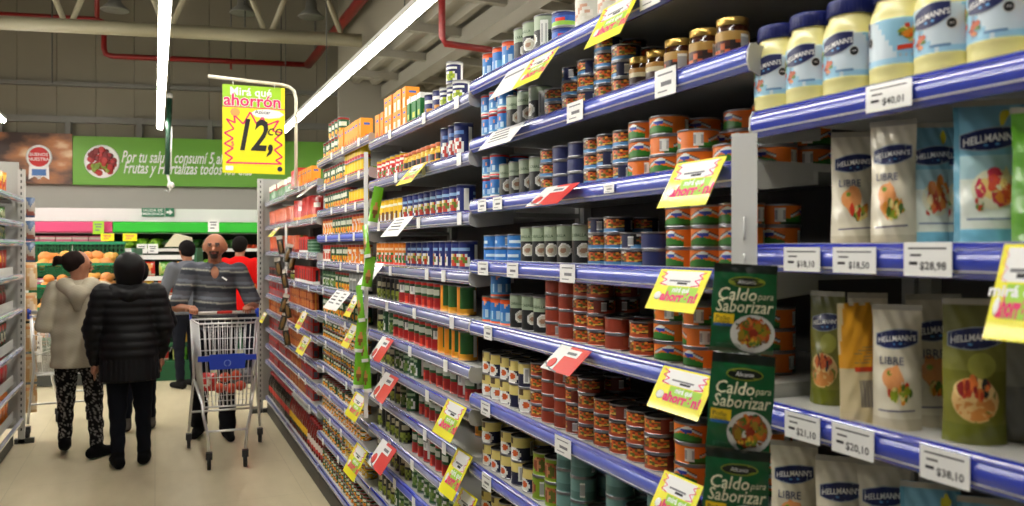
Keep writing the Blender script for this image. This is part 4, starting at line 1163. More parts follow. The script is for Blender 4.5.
# ================================================================== SHELF CARDS AND PRICE LABELS
def zigzag(mb, pts, w_, z, mat, fn):
    for (x0, y0), (x1, y1) in zip(pts, pts[1:]):
        dx, dy = x1 - x0, y1 - y0; L = math.hypot(dx, dy) or 1; nx, ny = -dy / L * w_ / 2, dx / L * w_ / 2
        mb.add([fn(x0 + nx, y0 + ny, z), fn(x0 - nx, y0 - ny, z), fn(x1 - nx, y1 - ny, z), fn(x1 + nx, y1 + ny, z)], [(0, 1, 2, 3)], mat)
YEL = pm('card_yellow', (.95, .92, .06), .4, coat=.2); LIME = pm('card_lime', (.62, .82, .15), .4); REDC = pm('card_red', (.86, .20, .16), .4, coat=.2)
CWHITE = pm('card_white', (.93, .93, .92), .4, coat=.2)
def card(kind, px0, px1, py, b, label, ht=.10, tilt=28, off=0.0, yaw=0, detail=True):
    """hangs from a rail; px0..px1 the top edge, py its height"""
    a = AL - .006 - off
    s1, s0 = s_of(px0, a), s_of(px1, a); wd = s1 - s0
    pxm = (px0 + px1) / 2; sm = (s0 + s1) / 2
    z = H + (248 - py) / F * (a * ST + sm * CT)
    T = R(tilt)
    X = Vector((-sin(R(yaw)), -cos(R(yaw)), 0)); Y = Vector((sin(T) * cos(R(yaw)), -sin(T) * sin(R(yaw)), cos(T))); Z = X.cross(Y)
    M = Matrix(((X.x, Y.x, Z.x, a), (X.y, Y.y, Z.y, sm), (X.z, Y.z, Z.z, z), (0, 0, 0, 1)))
    hw, w = wd / 2, wd
    base = {'y': YEL, 'w': CWHITE, 'r': REDC, 'wy': CWHITE}[kind]
    t = tag(link('shelf_card', None, M=M), label, 'card', 'cards hanging from the shelf rails')
    MB().box((0, -ht / 2, 0), (w, ht, .0012)).obj('card_sheet', base, t)
    fn = lambda x, y, z=.0009: (x, y, z)
    mb = MB()
    mats = [LIME, PINK, CWHITE, INK, INKGREY, REDC, YEL]
    def Q(x0, x1, y0, y1, m, z=.0009): mb.add([fn(x0, y0, z), fn(x1, y0, z), fn(x1, y1, z), fn(x0, y1, z)], [(0, 1, 2, 3)], m)
    if kind in 'y' or kind == 'wy':
        x0, x1 = (-hw, hw) if kind == 'y' else (0, hw)
        if kind == 'wy': Q(0, hw, -ht, 0, 6, .0008); Q(-hw * .9, -hw * .1, -ht * .3, -ht * .22, 4)
        c = (x0 + x1) / 2; ww = x1 - x0
        Q(c - ww * .36, c + ww * .38, -ht * .40, -ht * .04, 2, .0010)
        Q(c - ww * .22, c + ww * .20, -ht * .30, -ht * .26, 4, .0012); Q(c - ww * .05, c + ww * .15, -ht * .36, -ht * .31, 3, .0012)
        Q(c - ww * .20, c + ww * .40, -ht * .78, -ht * .42, 0, .0010)
        zz = [(-.44, -.06), (-.32, -.12), (-.42, -.20), (-.28, -.26), (-.40, -.36), (-.24, -.40)]
        zigzag(mb, [(c + x * ww, y * ht) for x, y in zz], w * .014, .0013, 1, fn)
        zigzag(mb, [(c - x * ww, y * ht) for x, y in zz], w * .014, .0013, 1, fn)
        mb.ellipsoid((c - ww * .34, -ht * .66, .001), (ww * .08, ht * .10, .0006), 12, 4, 5 if False else 2)
        o = mb.obj('print_patch', mats, t)
        m = MB()
        add_text(m, 'mirá qué', lambda x, y: (c + ww * .08 + x, -ht * .50 + y, .0013), ht * .17, bold=.03)
        m.obj('lettering', WHITEINK, t)
        m = MB()
        add_text(m, 'ahorrón!', lambda x, y: (c + ww * .09 + x, -ht * .67 + y, .0013), ht * .30, bold=.05, xs=min(1.2, ww / ht * .78))
        m.obj('lettering', PINK, t)
    elif kind == 'w':
        for i in range(4): Q(-hw * .7, hw * (.2 + .12 * i), -ht * (.18 + .17 * i), -ht * (.11 + .17 * i), 4 if i != 2 else 3)
        mb.obj('print_patch', mats, t)
    else:
        Q(-hw, -hw * .25, -ht, 0, 2); Q(-hw * .4, hw * .55, -ht * .38, -ht * .10, 2, .001); Q(-hw * .2, hw * .4, -ht * .30, -ht * .2, 4, .0012)
        mb.ellipsoid((-hw * .62, -ht * .72, .001), (hw * .26, ht * .2, .0006), 14, 4, 5)
        zigzag(mb, [(-hw, -ht * .75), (-hw * .4, -ht * .95), (hw * .1, -ht)], w * .03, .0013, 4, fn)
        mb.obj('print_patch', mats, t)
    return t
card('y', 604, 641, 0, 1, 'yellow discount card hanging highest, from the top rail of the tin bay', ht=.115)
card('wy', 508, 560, 60, 1, 'wide card, half white and half yellow, across the top rail', ht=.11, tilt=35)
card('w', 493, 526, 127, 1, 'white card hanging before the pale mackerel cans, third visible rail', ht=.08, tilt=40)
card('r', 547, 580, 185, 1, 'red and white card hanging under the plain navy tins', ht=.085, tilt=50)
card('y', 677, 727, 160, 1, 'yellow discount card under the stacked orange tuna tins beside the white strip', ht=.105)
card('y', 662, 712, 270, 1, 'yellow discount card just left of the topmost soup sachet', ht=.092)
card('r', 562, 592, 348, 1, 'red and white card hanging above the red stew tins', ht=.085, tilt=48)
card('y', 664, 716, 371, 1, 'yellow discount card left of the second soup sachet', ht=.092)
card('y', 665, 704, 478, 1, 'yellow discount card at the bottom left of the lowest soup sachet', ht=.10)
card('y', 1005, 1050, 244, 0, 'yellow discount card cut by the right edge of the picture', ht=.125, tilt=20)
card('y', 412, 428, 164, 2, 'small yellow card under the small dark jars', ht=.11, tilt=40)
card('w', 396, 414, 217, 2, 'pale card between yellow and navy cans', ht=.11, tilt=40)
card('w', 372, 384, 263, 2, 'pale card below the orange cans beside the green sachets', ht=.13, tilt=35)
card('r', 383, 394, 338, 2, 'red card on the rail below the chequered cans', ht=.12, tilt=35)
card('r', 386, 399, 375, 2, 'red card on the next rail down from the chequered cans', ht=.13, tilt=35)
card('y', 448, 467, 403, 2, 'yellow card on the rail end left of the cream cans', ht=.13)
card('y', 458, 473, 452, 2, 'yellow card below the other one at the third bay end', ht=.16)
card('r', 383, 397, 444, 2, 'red card low on the third bay beside a green sachet strip', ht=.13, tilt=35)
card('y', 462, 478, 493, 2, 'yellow card cut by the bottom edge in the third bay', ht=.13)
card('y', 354, 360, 296, 3, 'small yellow card beside the green sachet strip, upper', ht=.12, detail=False)
card('y', 352, 359, 325, 3, 'small yellow card beside the green sachet strip, lower', ht=.13, detail=False)
card('y', 356, 367, 395, 3, 'yellow card at the foot of the green sachet strip', ht=.13)
card('y', 357, 368, 447, 3, 'yellow card low in the fourth bay', ht=.16)
card('w', 337, 345, 291, 3, 'pale card with red print in the fourth bay', ht=.13, tilt=40)
card('w', 345, 351, 292, 3, 'white card hanging beside the pale card in the fourth bay', ht=.13, tilt=40)
card('y', 303, 308, 312, 4, 'small yellow card on the orange brown boxes, upper', ht=.13)
card('y', 304, 311, 337, 4, 'small yellow card on the orange brown boxes, lower', ht=.13)
card('w', 309, 315, 186, 4, 'white card under the red pouches on the top rail', ht=.12, tilt=50)
card('y', 264, 267, 313, 5, 'tiny yellow card nearest the perforated end panel', ht=.1)
card('y', 275, 280, 228, 5, 'yellow slip above the brown sachets', ht=.1, tilt=40)
# price labels in the rails
TAGW = CWHITE
LBW = {'$40,01': 'white price label under the mayonnaise jars reading $40,01', '$18,10': 'white price label beside the white strip, below the cream pouches', '$18,50': 'white price label centred below the pair of cream pouches', '$28,98': 'tall white price label below the pale blue pouches', '$21,10': 'price label under the olive pouch reading $21,10', '$20,10': 'price label under the yellow-sided pouch reading $20,10', '$38,10': 'price label reading $38,10 at the lowest rail, closest to the corner'}
def plabel(b, ki, px0, px1, h=.042, text=None, dz=0, proud=0.0, idx=0):
    a = AL - .0035 - proud
    s1, s0 = s_of(px0, a), s_of(px1, a); w = s1 - s0
    z = zk(KS[b][ki]) + dz - .001
    label = ('white price label reading %s on the %s rail of the %s' % (text, ordw(ki), BAYN[b])) if text else '%s white price label on the %s rail of the %s' % (ordw(idx), ordw(ki), BAYN[b])
    if text: label = LBW[text]
    t = thing('price_label', label, 'label', (a, (s0 + s1) / 2, z), R(-90), 'price labels on rail %d of bay %d' % (ki + 1, b + 1))
    MB().box((0, 0, 0), (w, .0012, h)).obj('label_sheet', TAGW, t)
    if b <= 1:
        m = MB()
        if text:
            add_text(m, text, lambda x, y: (w * .12 + x, -.0009, -h * .20 + y), min(h * .36, w * .2), bold=.02)
        for zz, x0, x1, hh in ((.32, -.40, .40, .05), (.12, -.36, -.12, .06), (-.12, -.38, -.2, .1)) if text else ((.3, -.35, .35, .06), (-.05, -.2, .3, .16), (-.32, -.35, .1, .05)):
            m.add([(x0 * w, -.0009, (zz - hh / 2) * h), (x1 * w, -.0009, (zz - hh / 2) * h), (x1 * w, -.0009, (zz + hh / 2) * h), (x0 * w, -.0009, (zz + hh / 2) * h)], [(0, 1, 2, 3)])
        m.obj('lettering', INK if text else INKGREY, t)
plabel(0, 1, 866, 912, .040, '$40,01')
plabel(0, 2, 784, 820, .040, '$18,10'); plabel(0, 2, 833, 876, .040, '$18,50'); plabel(0, 2, 904, 952, .048, '$28,98', dz=.003)
plabel(0, 3, 785, 820, .044, '$21,10'); plabel(0, 3, 832, 874, .046, '$20,10'); plabel(0, 3, 920, 970, .046, '$38,10')
IDX = {}
for b, ki, px0, px1, h in ((1, 0, 640, 660, .05), (1, 1, 567, 583, .050), (1, 1, 655, 676, .058), (1, 2, 478, 486, .04), (1, 2, 493, 502, .04), (1, 2, 604, 614, .02), (1, 3, 478, 488, .045), (1, 3, 507, 518, .045), (1, 3, 560, 575, .048), (1, 4, 484, 492, .045), (1, 5, 481, 490, .046), (1, 5, 555, 571, .048), (1, 6, 482, 491, .05)):
    plabel(b, ki, px0, px1, h, idx=IDX.setdefault((b, ki), 0)); IDX[(b, ki)] += 1
rt = random.Random(5)
for b, (pa, pb) in ((2, (372, 466)), (3, (320, 364)), (4, (289, 315))):
    for ki in range(len(KS[b]) - 1):
        n = [3, 3, 2][b - 2]
        for i in range(n):
            px = pa + (pb - pa) * (i + rt.uniform(.15, .75)) / n
            wpx = .045 * (px - 155) ** 2 / (F * AL / CT / CT)
            plabel(b, ki, px, px + wpx, .044, idx=i)
# ================================================================== HANGING PRICE POSTER
c = W(296, 150, 6.2)
t = thing('poster_hanger', 'cream bent metal hanger rising from the long gondola to hold the big yellow poster', 'hanger', (c[0], c[1], 0))
zb_ = W(296, 86, 6.2)[2]; xl = W(207, 83, 6.05)[0] - c[0]
MB().tube([(0, 0, zk(KS[4][0]) + .03), (0, 0, zb_ - .10), (-.015, 0, zb_ - .04), (-.05, 0, zb_ - .012), (-.10, 0, zb_), (xl, 0, zb_ + .02)], .0125, 10).obj('bent_tube', pm('hanger_cream', (.88, .86, .78), .4), t)
MB().box((0, 0, zk(KS[4][0]) + .026), (.10, .10, .012)).obj('foot_plate', WHITE, t)
p0 = W(222, 85, 6.15); p1 = W(283, 174, 6.15)
pw_, ph_ = .450, (174 - 85) / 800 * 5.95
px_c = (p0[0] + W(283, 85, 6.15)[0]) / 2 - c[0]
z1 = zb_ - .03; z0 = z1 - ph_
t2_ = thing('price_poster', 'big yellow hanging price poster reading 12,co with pink starburst', 'poster', (c[0] + px_c, c[1] - .016, (z0 + z1) / 2), R(-3))
MB().box((0, 0, 0), (pw_, .002, ph_)).obj('poster_sheet', YEL, t2_)
for xx in (-.15, .15): MB().tube([(xx, 0, ph_ / 2 - .005), (xx, .008, ph_ / 2 + .035)], .003, 5).obj('hook', WHITE, t2_)
def pq(mb, x0, x1, y0, y1, d=.0015, mat=0): mb.add([(x0 * pw_, -d, y0 * ph_), (x1 * pw_, -d, y0 * ph_), (x1 * pw_, -d, y1 * ph_), (x0 * pw_, -d, y1 * ph_)], [(0, 1, 2, 3)], mat)
mb = MB(); pq(mb, -.5, .44, .255, .5); mb.obj('green_head', LIME, t2_)
m = MB(); add_text(m, 'Mirá qué', lambda x, y: (-.05 * pw_ + x, -.0035, .425 * ph_ + y), .085, bold=.02); m.obj('lettering', WHITEINK, t2_)
m = MB(); add_text(m, 'ahorrón', lambda x, y: (-.01 + x, -.0030, .325 * ph_ + y), .125, bold=.045); m.obj('lettering_halo', WHITEINK, t2_)
m = MB(); add_text(m, 'ahorrón', lambda x, y: (-.01 + x, -.0035, .325 * ph_ + y), .125, bold=.02); pq(m, -.5, .5, .245, .256, .003); m.obj('lettering', PINK, t2_)
mb = MB(); mb.ellipsoid((.22 * pw_, -.002, .19 * ph_), (.27 * pw_, .001, .055 * ph_), 20, 4); pq(mb, -.45, -.33, -.47, -.42, .002); mb.obj('white_oval', WHITEINK, t2_)
m = MB(); add_text(m, 'Azúcar', lambda x, y: (.14 * pw_ + x, -.0045, .205 * ph_ + y), .04, bold=.01); m.obj('lettering', INK, t2_)
mb = MB(); mb.ellipsoid((-.30 * pw_, -.002, .19 * ph_), (.08 * pw_, .001, .05 * ph_), 14, 4); mb.obj('face_blob', pm('ink_peach', (.93, .65, .35), .5), t2_)
m = MB()
zzp = [(-.44, .11), (-.30, .07), (-.32, .16), (-.17, .06), (-.06, .20), (.04, .07), (.14, .15), (.20, .06), (.40, .12), (.30, .0), (.46, -.02), (.33, -.10), (.46, -.16), (.33, -.22), (.46, -.30), (.35, -.34), (.45, -.38), (-.44, -.385), (-.34, -.33), (-.46, -.28), (-.33, -.22), (-.47, -.17), (-.33, -.11), (-.47, -.05), (-.32, .0), (-.44, .11)]
zigzag(m, [(x * pw_, y * ph_) for x, y in zzp], .012, 0, 0, lambda x, y, z: (x, -.0025, y)); m.obj('starburst', PINK, t2_)
m = MB(); add_text(m, '12,', lambda x, y: (.0 + x, -.003, -.08 * ph_ + y), .33, shear=.25, xs=.70, bold=.02)
add_text(m, 'co', lambda x, y: (.33 * pw_ + x, -.003, .0 * ph_ + y), .12, shear=.25); m.obj('lettering', INK, t2_)
m = MB(); add_text(m, '$', lambda x, y: (-.34 * pw_ + x, -.003, -.17 * ph_ + y), .05); m.obj('lettering', PINK, t2_)
mb = MB(); mb.ellipsoid((.42 * pw_, -.002, -.44 * ph_), (.02, .001, .02), 12, 4); mb.obj('round_mark', NAVYINK, t2_)

# ================================================================== NEIGHBOURING GONDOLA ON THE LEFT
AZ = [2.014, 1.81, 1.66, 1.385, 1.11, .79, .50, .20]
LA = 1.04
YL = [-2.0, -.62, .76, 2.14, 3.52, 4.9, 6.28, 7.66]
def bag(name, w, h, t, cols, look, seed):
    P = Pouch(w, h, t, both=True, waist=-.05, seed=seed)
    r = random.Random(seed)
    pts = [(r.uniform(-.5, .5), r.uniform(0, 1), r.choice(cols)) for _ in range(14)]
    def fn(x, v, s):
        if v < .06 or v > .94: return cols[0]
        return min(pts, key=lambda q: (q[0] - x) ** 2 + (q[1] - v) ** 2)[2]
    return dict(name=name, r=w / 2, h=h, body=P.mesh(name, fn, 8, 10), parts=[], look=look, cat='bag', d=w)
BG = [bag('snack_bag', .15, .20, .05, [C(.85, .55, .08), C(.90, .75, .15), C(.75, .2, .1)], 'yellow and orange snack bag', 1),
      bag('herb_bag', .12, .12, .05, [C(.20, .40, .15), C(.70, .72, .55), C(.35, .5, .2)], 'green and cream packet', 2),
      bag('tea_bag_packet', .12, .12, .05, [C(.18, .32, .16), C(.50, .55, .3), C(.65, .6, .2)], 'dark green packet', 3),
      bag('pasta_bag', .14, .20, .06, [C(.70, .15, .08), C(.55, .10, .06), C(.80, .65, .15)], 'dark red and yellow packet', 4),
      bag('bean_bag', .14, .19, .07, [C(.45, .10, .08), C(.30, .08, .06), C(.12, .25, .12)], 'dark red bean bag', 5),
      bag('coffee_bag', .14, .22, .06, [C(.12, .22, .12), C(.7, .15, .1), C(.8, .8, .7)], 'dark green and red packet', 6),
      bag('lentil_bag', .16, .22, .09, [C(.62, .08, .12), C(.75, .15, .2), C(.5, .05, .08)], 'crimson net bag', 7),
      bag('corn_bag', .16, .23, .09, [C(.90, .50, .06), C(.80, .35, .05), C(.95, .65, .1)], 'orange net bag', 8)]
for b in range(-5, 2):
    y0, y1 = YL[b + 5], YL[b + 6]; L = y1 - y0
    t = thing('shelving_bay', 'left hand shelving bay of bagged goods beside its own perforated end panel' if b == 1 else 'left hand shelving bay outside the picture, %s before the end panel bay' % ordw(-b), 'shelving', (0, y0, 0))
    MB().box((-LA - DEPTH - .012, L / 2, 1.10), (.02, L - .004, 2.2)).obj('back_panel', BACKP, t)
    MB().box((-LA - .03, L / 2, .05), (.02, L - .004, .098)).obj('kick_plate', MATS['kick_dark'], t)
    for ki, z in enumerate(AZ):
        sh = MB().box((-LA - .02 - (DEPTH - .02) / 2, L / 2, z + .012), (DEPTH - .02, L - .006, .016)).obj('shelf', SHELFW, t)
        MB().prism(rail_prof(z, -1), .006, L - .006).obj('price_rail', RAILM[4], sh)
        if ki >= 3:
            MB().box((-LA - .026, L / 2, z + .05), (.006, L - .01, .06)).obj('tray_front', SHELFW, sh)
        for yy in (.003, L - .003):
            MB().prism([(-LA - .002, z + .012), (-LA - .008, z + .024), (-LA - .17, z + .004), (-LA - .17, z - .02), (-LA - .03, z - .034), (-LA, z - .01)], yy - .002, yy + .002).obj('bracket', SHELFW, sh)
        if b < 0: continue
        sp = BG[ki]
        n = int((L - .02) / (sp['d'] * .96))
        for i in range(n):
            for row in range(2 if ki in (1, 2, 3) else 1):
                lb = '%s, %s from the aisle end, %s shelf left of the aisle' % (sp['look'], ordw(n - 1 - i), ordw(ki)) if b == 1 and row == 0 else '%s %s left of the aisle, %s shelf' % (sp['look'], 'in the back row' if row else 'out at the picture edge', ordw(ki))
                place(sp, (-LA - .105 - row * .13, y1 - .02 - (sp['d'] * .96) * (n - i - .5), z + .0205), R(60 + RNG.uniform(-8, 8)), lb, '%s left of the aisle' % sp['name'].replace('_', ' '))
t = thing('end_panel', 'pale grey perforated end panel left of the aisle with feet', 'panel', (0, 7.70, 0))
MB().box((-1.28, .02, 1.23), (.5, .02, 2.2)).obj('side_sheet', MATS['end_panel_grey'], t)
ZL = W(25, 172, 6.85)[2]
MB().box((-1.01, .02, ZL / 2), (.05, .05, ZL)).obj('front_post', SHELFW, t)
mb = MB()
for i in range(44): mb.box((-1.01, -.007, .12 + i * .05), (.010, .004, .024))
o = mb.obj('slot', DARKS, t); o['kind'] = 'stuff'
MB().box((-.99, .02, .02), (.14, .05, .04)).obj('foot', DARKS, t)
# goods hung on the far side of the left panel
BH = [bag('hanging_bag', .08, .17, .05, [C(.25, .35, .50), C(.55, .30, .25), C(.65, .62, .58)], '', 31), bag('hanging_bag', .11, .24, .07, [C(.82, .68, .48), C(.78, .52, .28), C(.88, .80, .68), C(.80, .62, .40)], '', 33)]
for i, (z, k) in enumerate(((1.98, 0), (1.78, 0), (1.60, 0), (1.36, 1), (1.10, 1), (.84, 1), (.58, 1), (.32, 1))):
    o = link('hanging_bag', BH[k]['body'], loc=(-.975, 7.88, z - .1), rotz=R(10))
    tag(o, '%s packet down the far side of the left end panel' % ordw(i), 'bag', 'packets hung behind the left end panel')
o = MB().box((-1.03, 7.80, 1.1), (.06, .02, 2.0)).obj('peg_strip', STEEL); tag(o, 'grey peg strip behind the left end panel', 'strip')

# ================================================================== BACK OF THE HALL: chilled cabinets
FRB = pm('cabinet_green', (.07, .33, .19), .4); FRD = pm('cabinet_dark', (.06, .14, .10), .5); PNKF = pm('fascia_pink', (.85, .28, .48), .3, coat=.5); GRNF = pm('fascia_green', (.15, .72, .18), .3, coat=.5)
QF = 13.3
def chiller(pxa, pxb, fasc, label):
    pa, z1 = far(pxa, 222, QF); pb, z0 = far(pxb, 233.5, QF)
    z1 = far(155, 222, QF)[1]; z0 = far(155, 233, QF)[1]
    t = thing('chilled_cabinet', label, 'cabinet', rotz=PHI)
    pc = (pa + pb) / 2; w_ = pb - pa - .01
    MB().prism([(QF, z0), (QF - .03, z0 + .02), (QF - .03, z1 - .02), (QF, z1), (QF + .9, z1), (QF + .9, z0 + .12), (QF + .05, z0)], pc - w_ / 2, pc + w_ / 2, axis='x').obj('fascia', fasc, t)
    MB().box((pc, QF + .09, z0 + .07), (w_ - .1, .035, .03)).obj('cabinet_lamp', LITE, t)
    MB().box((pc, QF + .85, (z0) / 2), (w_, .06, z0)).obj('back_wall', FRD, t)
    MB().box((pc, QF + .43, .2), (w_, .8, .4)).obj('base', FRB, t)
    shz = [1.58, 1.25, .92, .60]
    for z in shz:
        MB().box((pc, QF + .50, z), (w_, .66, .03)).obj('shelf', FRB, t)
        MB().box((pc, QF + .16, z + .01), (w_, .02, .05)).obj('price_rail', WHITE, t)
    return t, pa, pb, shz
t, pa1, pb1, shz = chiller(-60, 113, PNKF, 'chilled dairy cabinet with bright pink fascia')
t, pa2, pb2, shz = chiller(113, 320, GRNF, 'chilled vegetable cabinet with bright green fascia')
rr = random.Random(8)
PK = [boxpack('dairy_pack', .22, .2, .07, lambda x, v, s, c=c: WHT if .3 < v < .7 and abs(x) < .42 else c, '', nu=6, nv=4) for c in (C(.85, .45, .60), C(.75, .80, .90), C(.45, .75, .68), C(.80, .25, .35))]
for si, z in enumerate(shz[:3]):
    p = pa1 + .2; i = 0
    while p < pb1 - .15:
        k = [1, 0, 0, 2, 1, 3][int((p - pa1) / .8) % 6]
        for tr in range(3):
            o = link(PK[k]['name'], PK[k]['body'], loc=FW(p, QF + .32, z + .016 + tr * .0705), rotz=PHI)
            tag(o, '%s dairy pack stacked on the %s shelf of the pink cabinet' % (['pale blue', 'pink', 'mint'][k % 3] if k != 3 else 'red', ['first', 'second', 'third'][si]), 'pack', 'dairy packs in the pink cabinet, shelf %d' % (si + 1))
            if k != 3: o['label'] = '%s dairy pack stacked on the %s shelf of the pink cabinet' % (['pink', 'pale blue', 'mint green'][k], ['first', 'second', 'third'][si])
        p += .235
def blob_mesh(name, r, cols, seed, sz=1.0, n=10, m=7, bump=.18, mat=PEEL):
    q = random.Random(seed); mb = MB()
    mb.ellipsoid((0, 0, r * sz * (1 + bump)), (r, r, r * sz), n, m, colfn=lambda u, v: q.choice(cols), bump=bump, rng=q)
    return mb.mesh(name, [mat])
LET = [blob_mesh('lettuce', .10, [C(.50, .72, .15), C(.65, .82, .30), C(.35, .55, .12)], s, .8, 12, 8) for s in (1, 2)]
LEF = [blob_mesh('leafy_bunch', .10, [C(.10, .28, .08), C(.18, .38, .12), C(.06, .18, .06)], s, .7, 12, 8, .3) for s in (3, 4)]
TOM = [blob_mesh('tomato', .045, [C(.82, .22, .06), C(.85, .30, .08)], s, .9, 10, 6, .03) for s in (5, 6)]
CAR = blob_mesh('orange_fruit', .05, [C(.90, .48, .10), C(.85, .42, .08)], 7, .95, 10, 6, .03)
for si, z in enumerate(shz):
    p = pa2 + .15; i = 0
    while p < pb2 - .1:
        u = (p - pa2) / (pb2 - pa2)
        if si == 0: kind = 'l' if u < .22 else ('d' if u < .60 else 't')
        elif si == 1: kind = 'd' if u < .35 else ('l' if u < .5 else ('d' if u < .62 else 'o'))
        else: kind = 'o' if (si + int(u * 5)) % 2 else 'd'
        step = .2 if kind in 'ld' else .1
        for row in range(2):
            me = {'l': LET, 'd': LEF, 't': TOM, 'o': [CAR]}[kind][i % (1 if kind == 'o' else 2)]
            nm = {'l': 'bright lettuce head', 'd': 'dark leafy bunch', 't': 'orange red tomato', 'o': 'orange citrus fruit'}[kind]
            o = link(me.name.split('.')[0], me, loc=FW(p, QF + .28 + row * .22, z + .016), rotz=i * .7)
            tag(o, '%s on the %s shelf of the green vegetable cabinet' % (nm, ordw(si)), 'vegetable', '%s group, cabinet shelf %s' % (nm, ordw(si)))
        p += step; i += 1
# cards standing on the cabinets and crates
def wcard(px0, px1, py0, py1, q, mat, label, ink=INKGREY):
    pa, z1 = far(px0, py0, q); pb, z0 = far(px1, py1, q)
    t = thing('sign_card', label, 'sign', rotz=PHI)
    MB().box(((pa + pb) / 2, q, (z0 + z1) / 2), (pb - pa, .01, z1 - z0)).obj('card_sheet', mat, t)
    m = MB(); w_ = pb - pa; h_ = z1 - z0
    for y, a, b_ in ((.75, .15, .8), (.55, .25, .75), (.3, .2, .6)):
        m.add([(pa + a * w_, q - .006, z0 + (y - .05) * h_), (pa + b_ * w_, q - .006, z0 + (y - .05) * h_), (pa + b_ * w_, q - .006, z0 + (y + .05) * h_), (pa + a * w_, q - .006, z0 + (y + .05) * h_)], [(0, 1, 2, 3)])
    o = m.obj('print_line', ink, t); o['kind'] = 'stuff'
    return t
wcard(93, 104, 221, 234, 13.2, LIME, 'lime green sign hanging at the pink fascia')
wcard(101, 114, 233.5, 241, 12.6, YEL, 'yellow price sign nearer the pink fascia end', PINK)
wcard(123, 137, 233.5, 241, 12.6, YEL, 'yellow price sign under the green fascia', PINK)
wcard(208, 219, 219, 232, 12.9, CWHITE, 'white sign above the bald head of the man')
wcard(137, 147, 244, 254, 11.3, CWHITE, 'white price sign on the crates, closer to the black coat')
wcard(148, 158, 244, 254, 11.3, CWHITE, 'white price sign on the crates, beside the leaning board')
wcard(184, 192, 241, 256, 9.9, CWHITE, 'blank white sign board beside the grey shirted shopper')
wcard(33, 42, 336, 362, 10.125, CWHITE, 'white price sign with a large 9 at the crate foot', INK)
# ---- squash stand: stepped green crates
GC = pm('crate_green', (.06, .36, .20), .35, coat=.3); GCL = pm('crate_rim_green', (.15, .55, .38), .3, coat=.3)
SQ = []
def squash_mesh(s):
    q = random.Random(s); mb = MB()
    pr = [(0.001, 0, 0), (.045, .01, 0), (.062, .045, 0), (.058, .085, 0), (.038, .13, 0), (.030, .17, 0), (.028, .205, 0), (.012, .22, 0), (.001, .222, 0)]
    base = C(.84, .57 + q.uniform(-.05, .04), .27)
    mb.lathe([(r, z, 'p') for r, z, _ in pr], 12, lambda du, v, t: tuple(x * (1 + .05 * sin(du * 30)) for x in base))
    mb.v = [(x, z - .11, y) for x, y, z in [(a, b, c_) for a, b, c_ in mb.v]]     # laid on its side
    mb.f = [f[::-1] for f in mb.f]
    return mb.mesh('butternut_squash', [PEEL])
SQ = [squash_mesh(s) for s in (1, 2, 3)]
PUM = blob_mesh('round_squash', .065, [C(.86, .55, .22), C(.82, .50, .18)], 12, .85, 12, 8, .03)
rows = [(252, 264, 11.2, 0), (270, 285.5, 10.85, 1), (292, 308, 10.5, 2), (322, 338, 10.15, 3)]
cols_ = [(29, 71), (72, 119)]
def crate(pa, pb, q, z0, z1, label, depth=.36):
    t = thing('crate', label, 'crate', rotz=PHI, group='green crates of the squash stand')
    pc = (pa + pb) / 2; w_ = pb - pa - .02
    MB().box((pc, q, z1 - .015), (w_, .03, .035)).obj('rim', GCL, t)
    f = MB()
    for k in range(3): f.box((pc, q, z0 + .03 + k * (z1 - z0 - .05) / 3), (w_, .02, .022))
    n = max(4, int(w_ / .09))
    for k in range(n + 1): f.box((pa + .01 + w_ * k / n, q, (z0 + z1) / 2), (.022, .02, z1 - z0 - .02))
    f.obj('lattice', GC, t)
    MB().box((pc, q + depth / 2, z0 + .01), (w_, depth, .02)).obj('bottom', GC, t)
    MB().box((pc, q + depth, z0 + (z1 - z0) * .55), (w_, .02, (z1 - z0) * 1.1)).obj('back_side', GC, t)
    for s_ in (pa + .012, pb - .012): MB().box((s_, q + depth / 2, (z0 + z1) / 2), (.02, depth, z1 - z0)).obj('side', GC, t)
ci = 0
for (pyt, pyb, q, ri) in rows:
    for c_i, (x0, x1) in enumerate(cols_):
        pa, zt = far(x0, pyb, q); pb = far(x1, pyb, q)[0]
        zt = far(90, pyb - 1, q)[1]
        crate(pa, pb, q, zt - .17, zt, 'green crate, %s row from the top, %s' % (ordw(ri), 'beside the left end panel' if c_i == 0 else 'behind the two women'))
        n = int((pb - pa - .1) / .15)
        for i in range(n):
            for lay in range(2 if ri != 3 else 1):
                rnd = (ri == 1 and c_i == 0)
                p = pa + .08 + (pb - pa - .16) * (i + .5) / n; ci += 1
                z = zt - .035 + lay * .085
                lab = 'tan %s squash, %s in the %s crate row, %s' % ('round' if rnd else 'butternut', ordw(i), ordw(ri), 'upper layer' if lay else 'lower layer')
                if rnd: o = link('round_squash', PUM, loc=FW(p, q + .10 + lay * .09, z - .04), rotz=ci)
                else:
                    M = Matrix.Translation(FW(p, q + .13 + lay * .09, z + .03)) @ Matrix.Scale(1.25, 4) @ Matrix.Rotation(PHI + rr.uniform(-.7, .7), 4, 'Z') @ Matrix.Rotation(rr.uniform(-.15, .25), 4, 'X')
                    o = link('butternut_squash', SQ[ci % 3], M=M)
                tag(o, lab + (' behind the women' if c_i else ''), 'squash', 'squashes in the green crates')
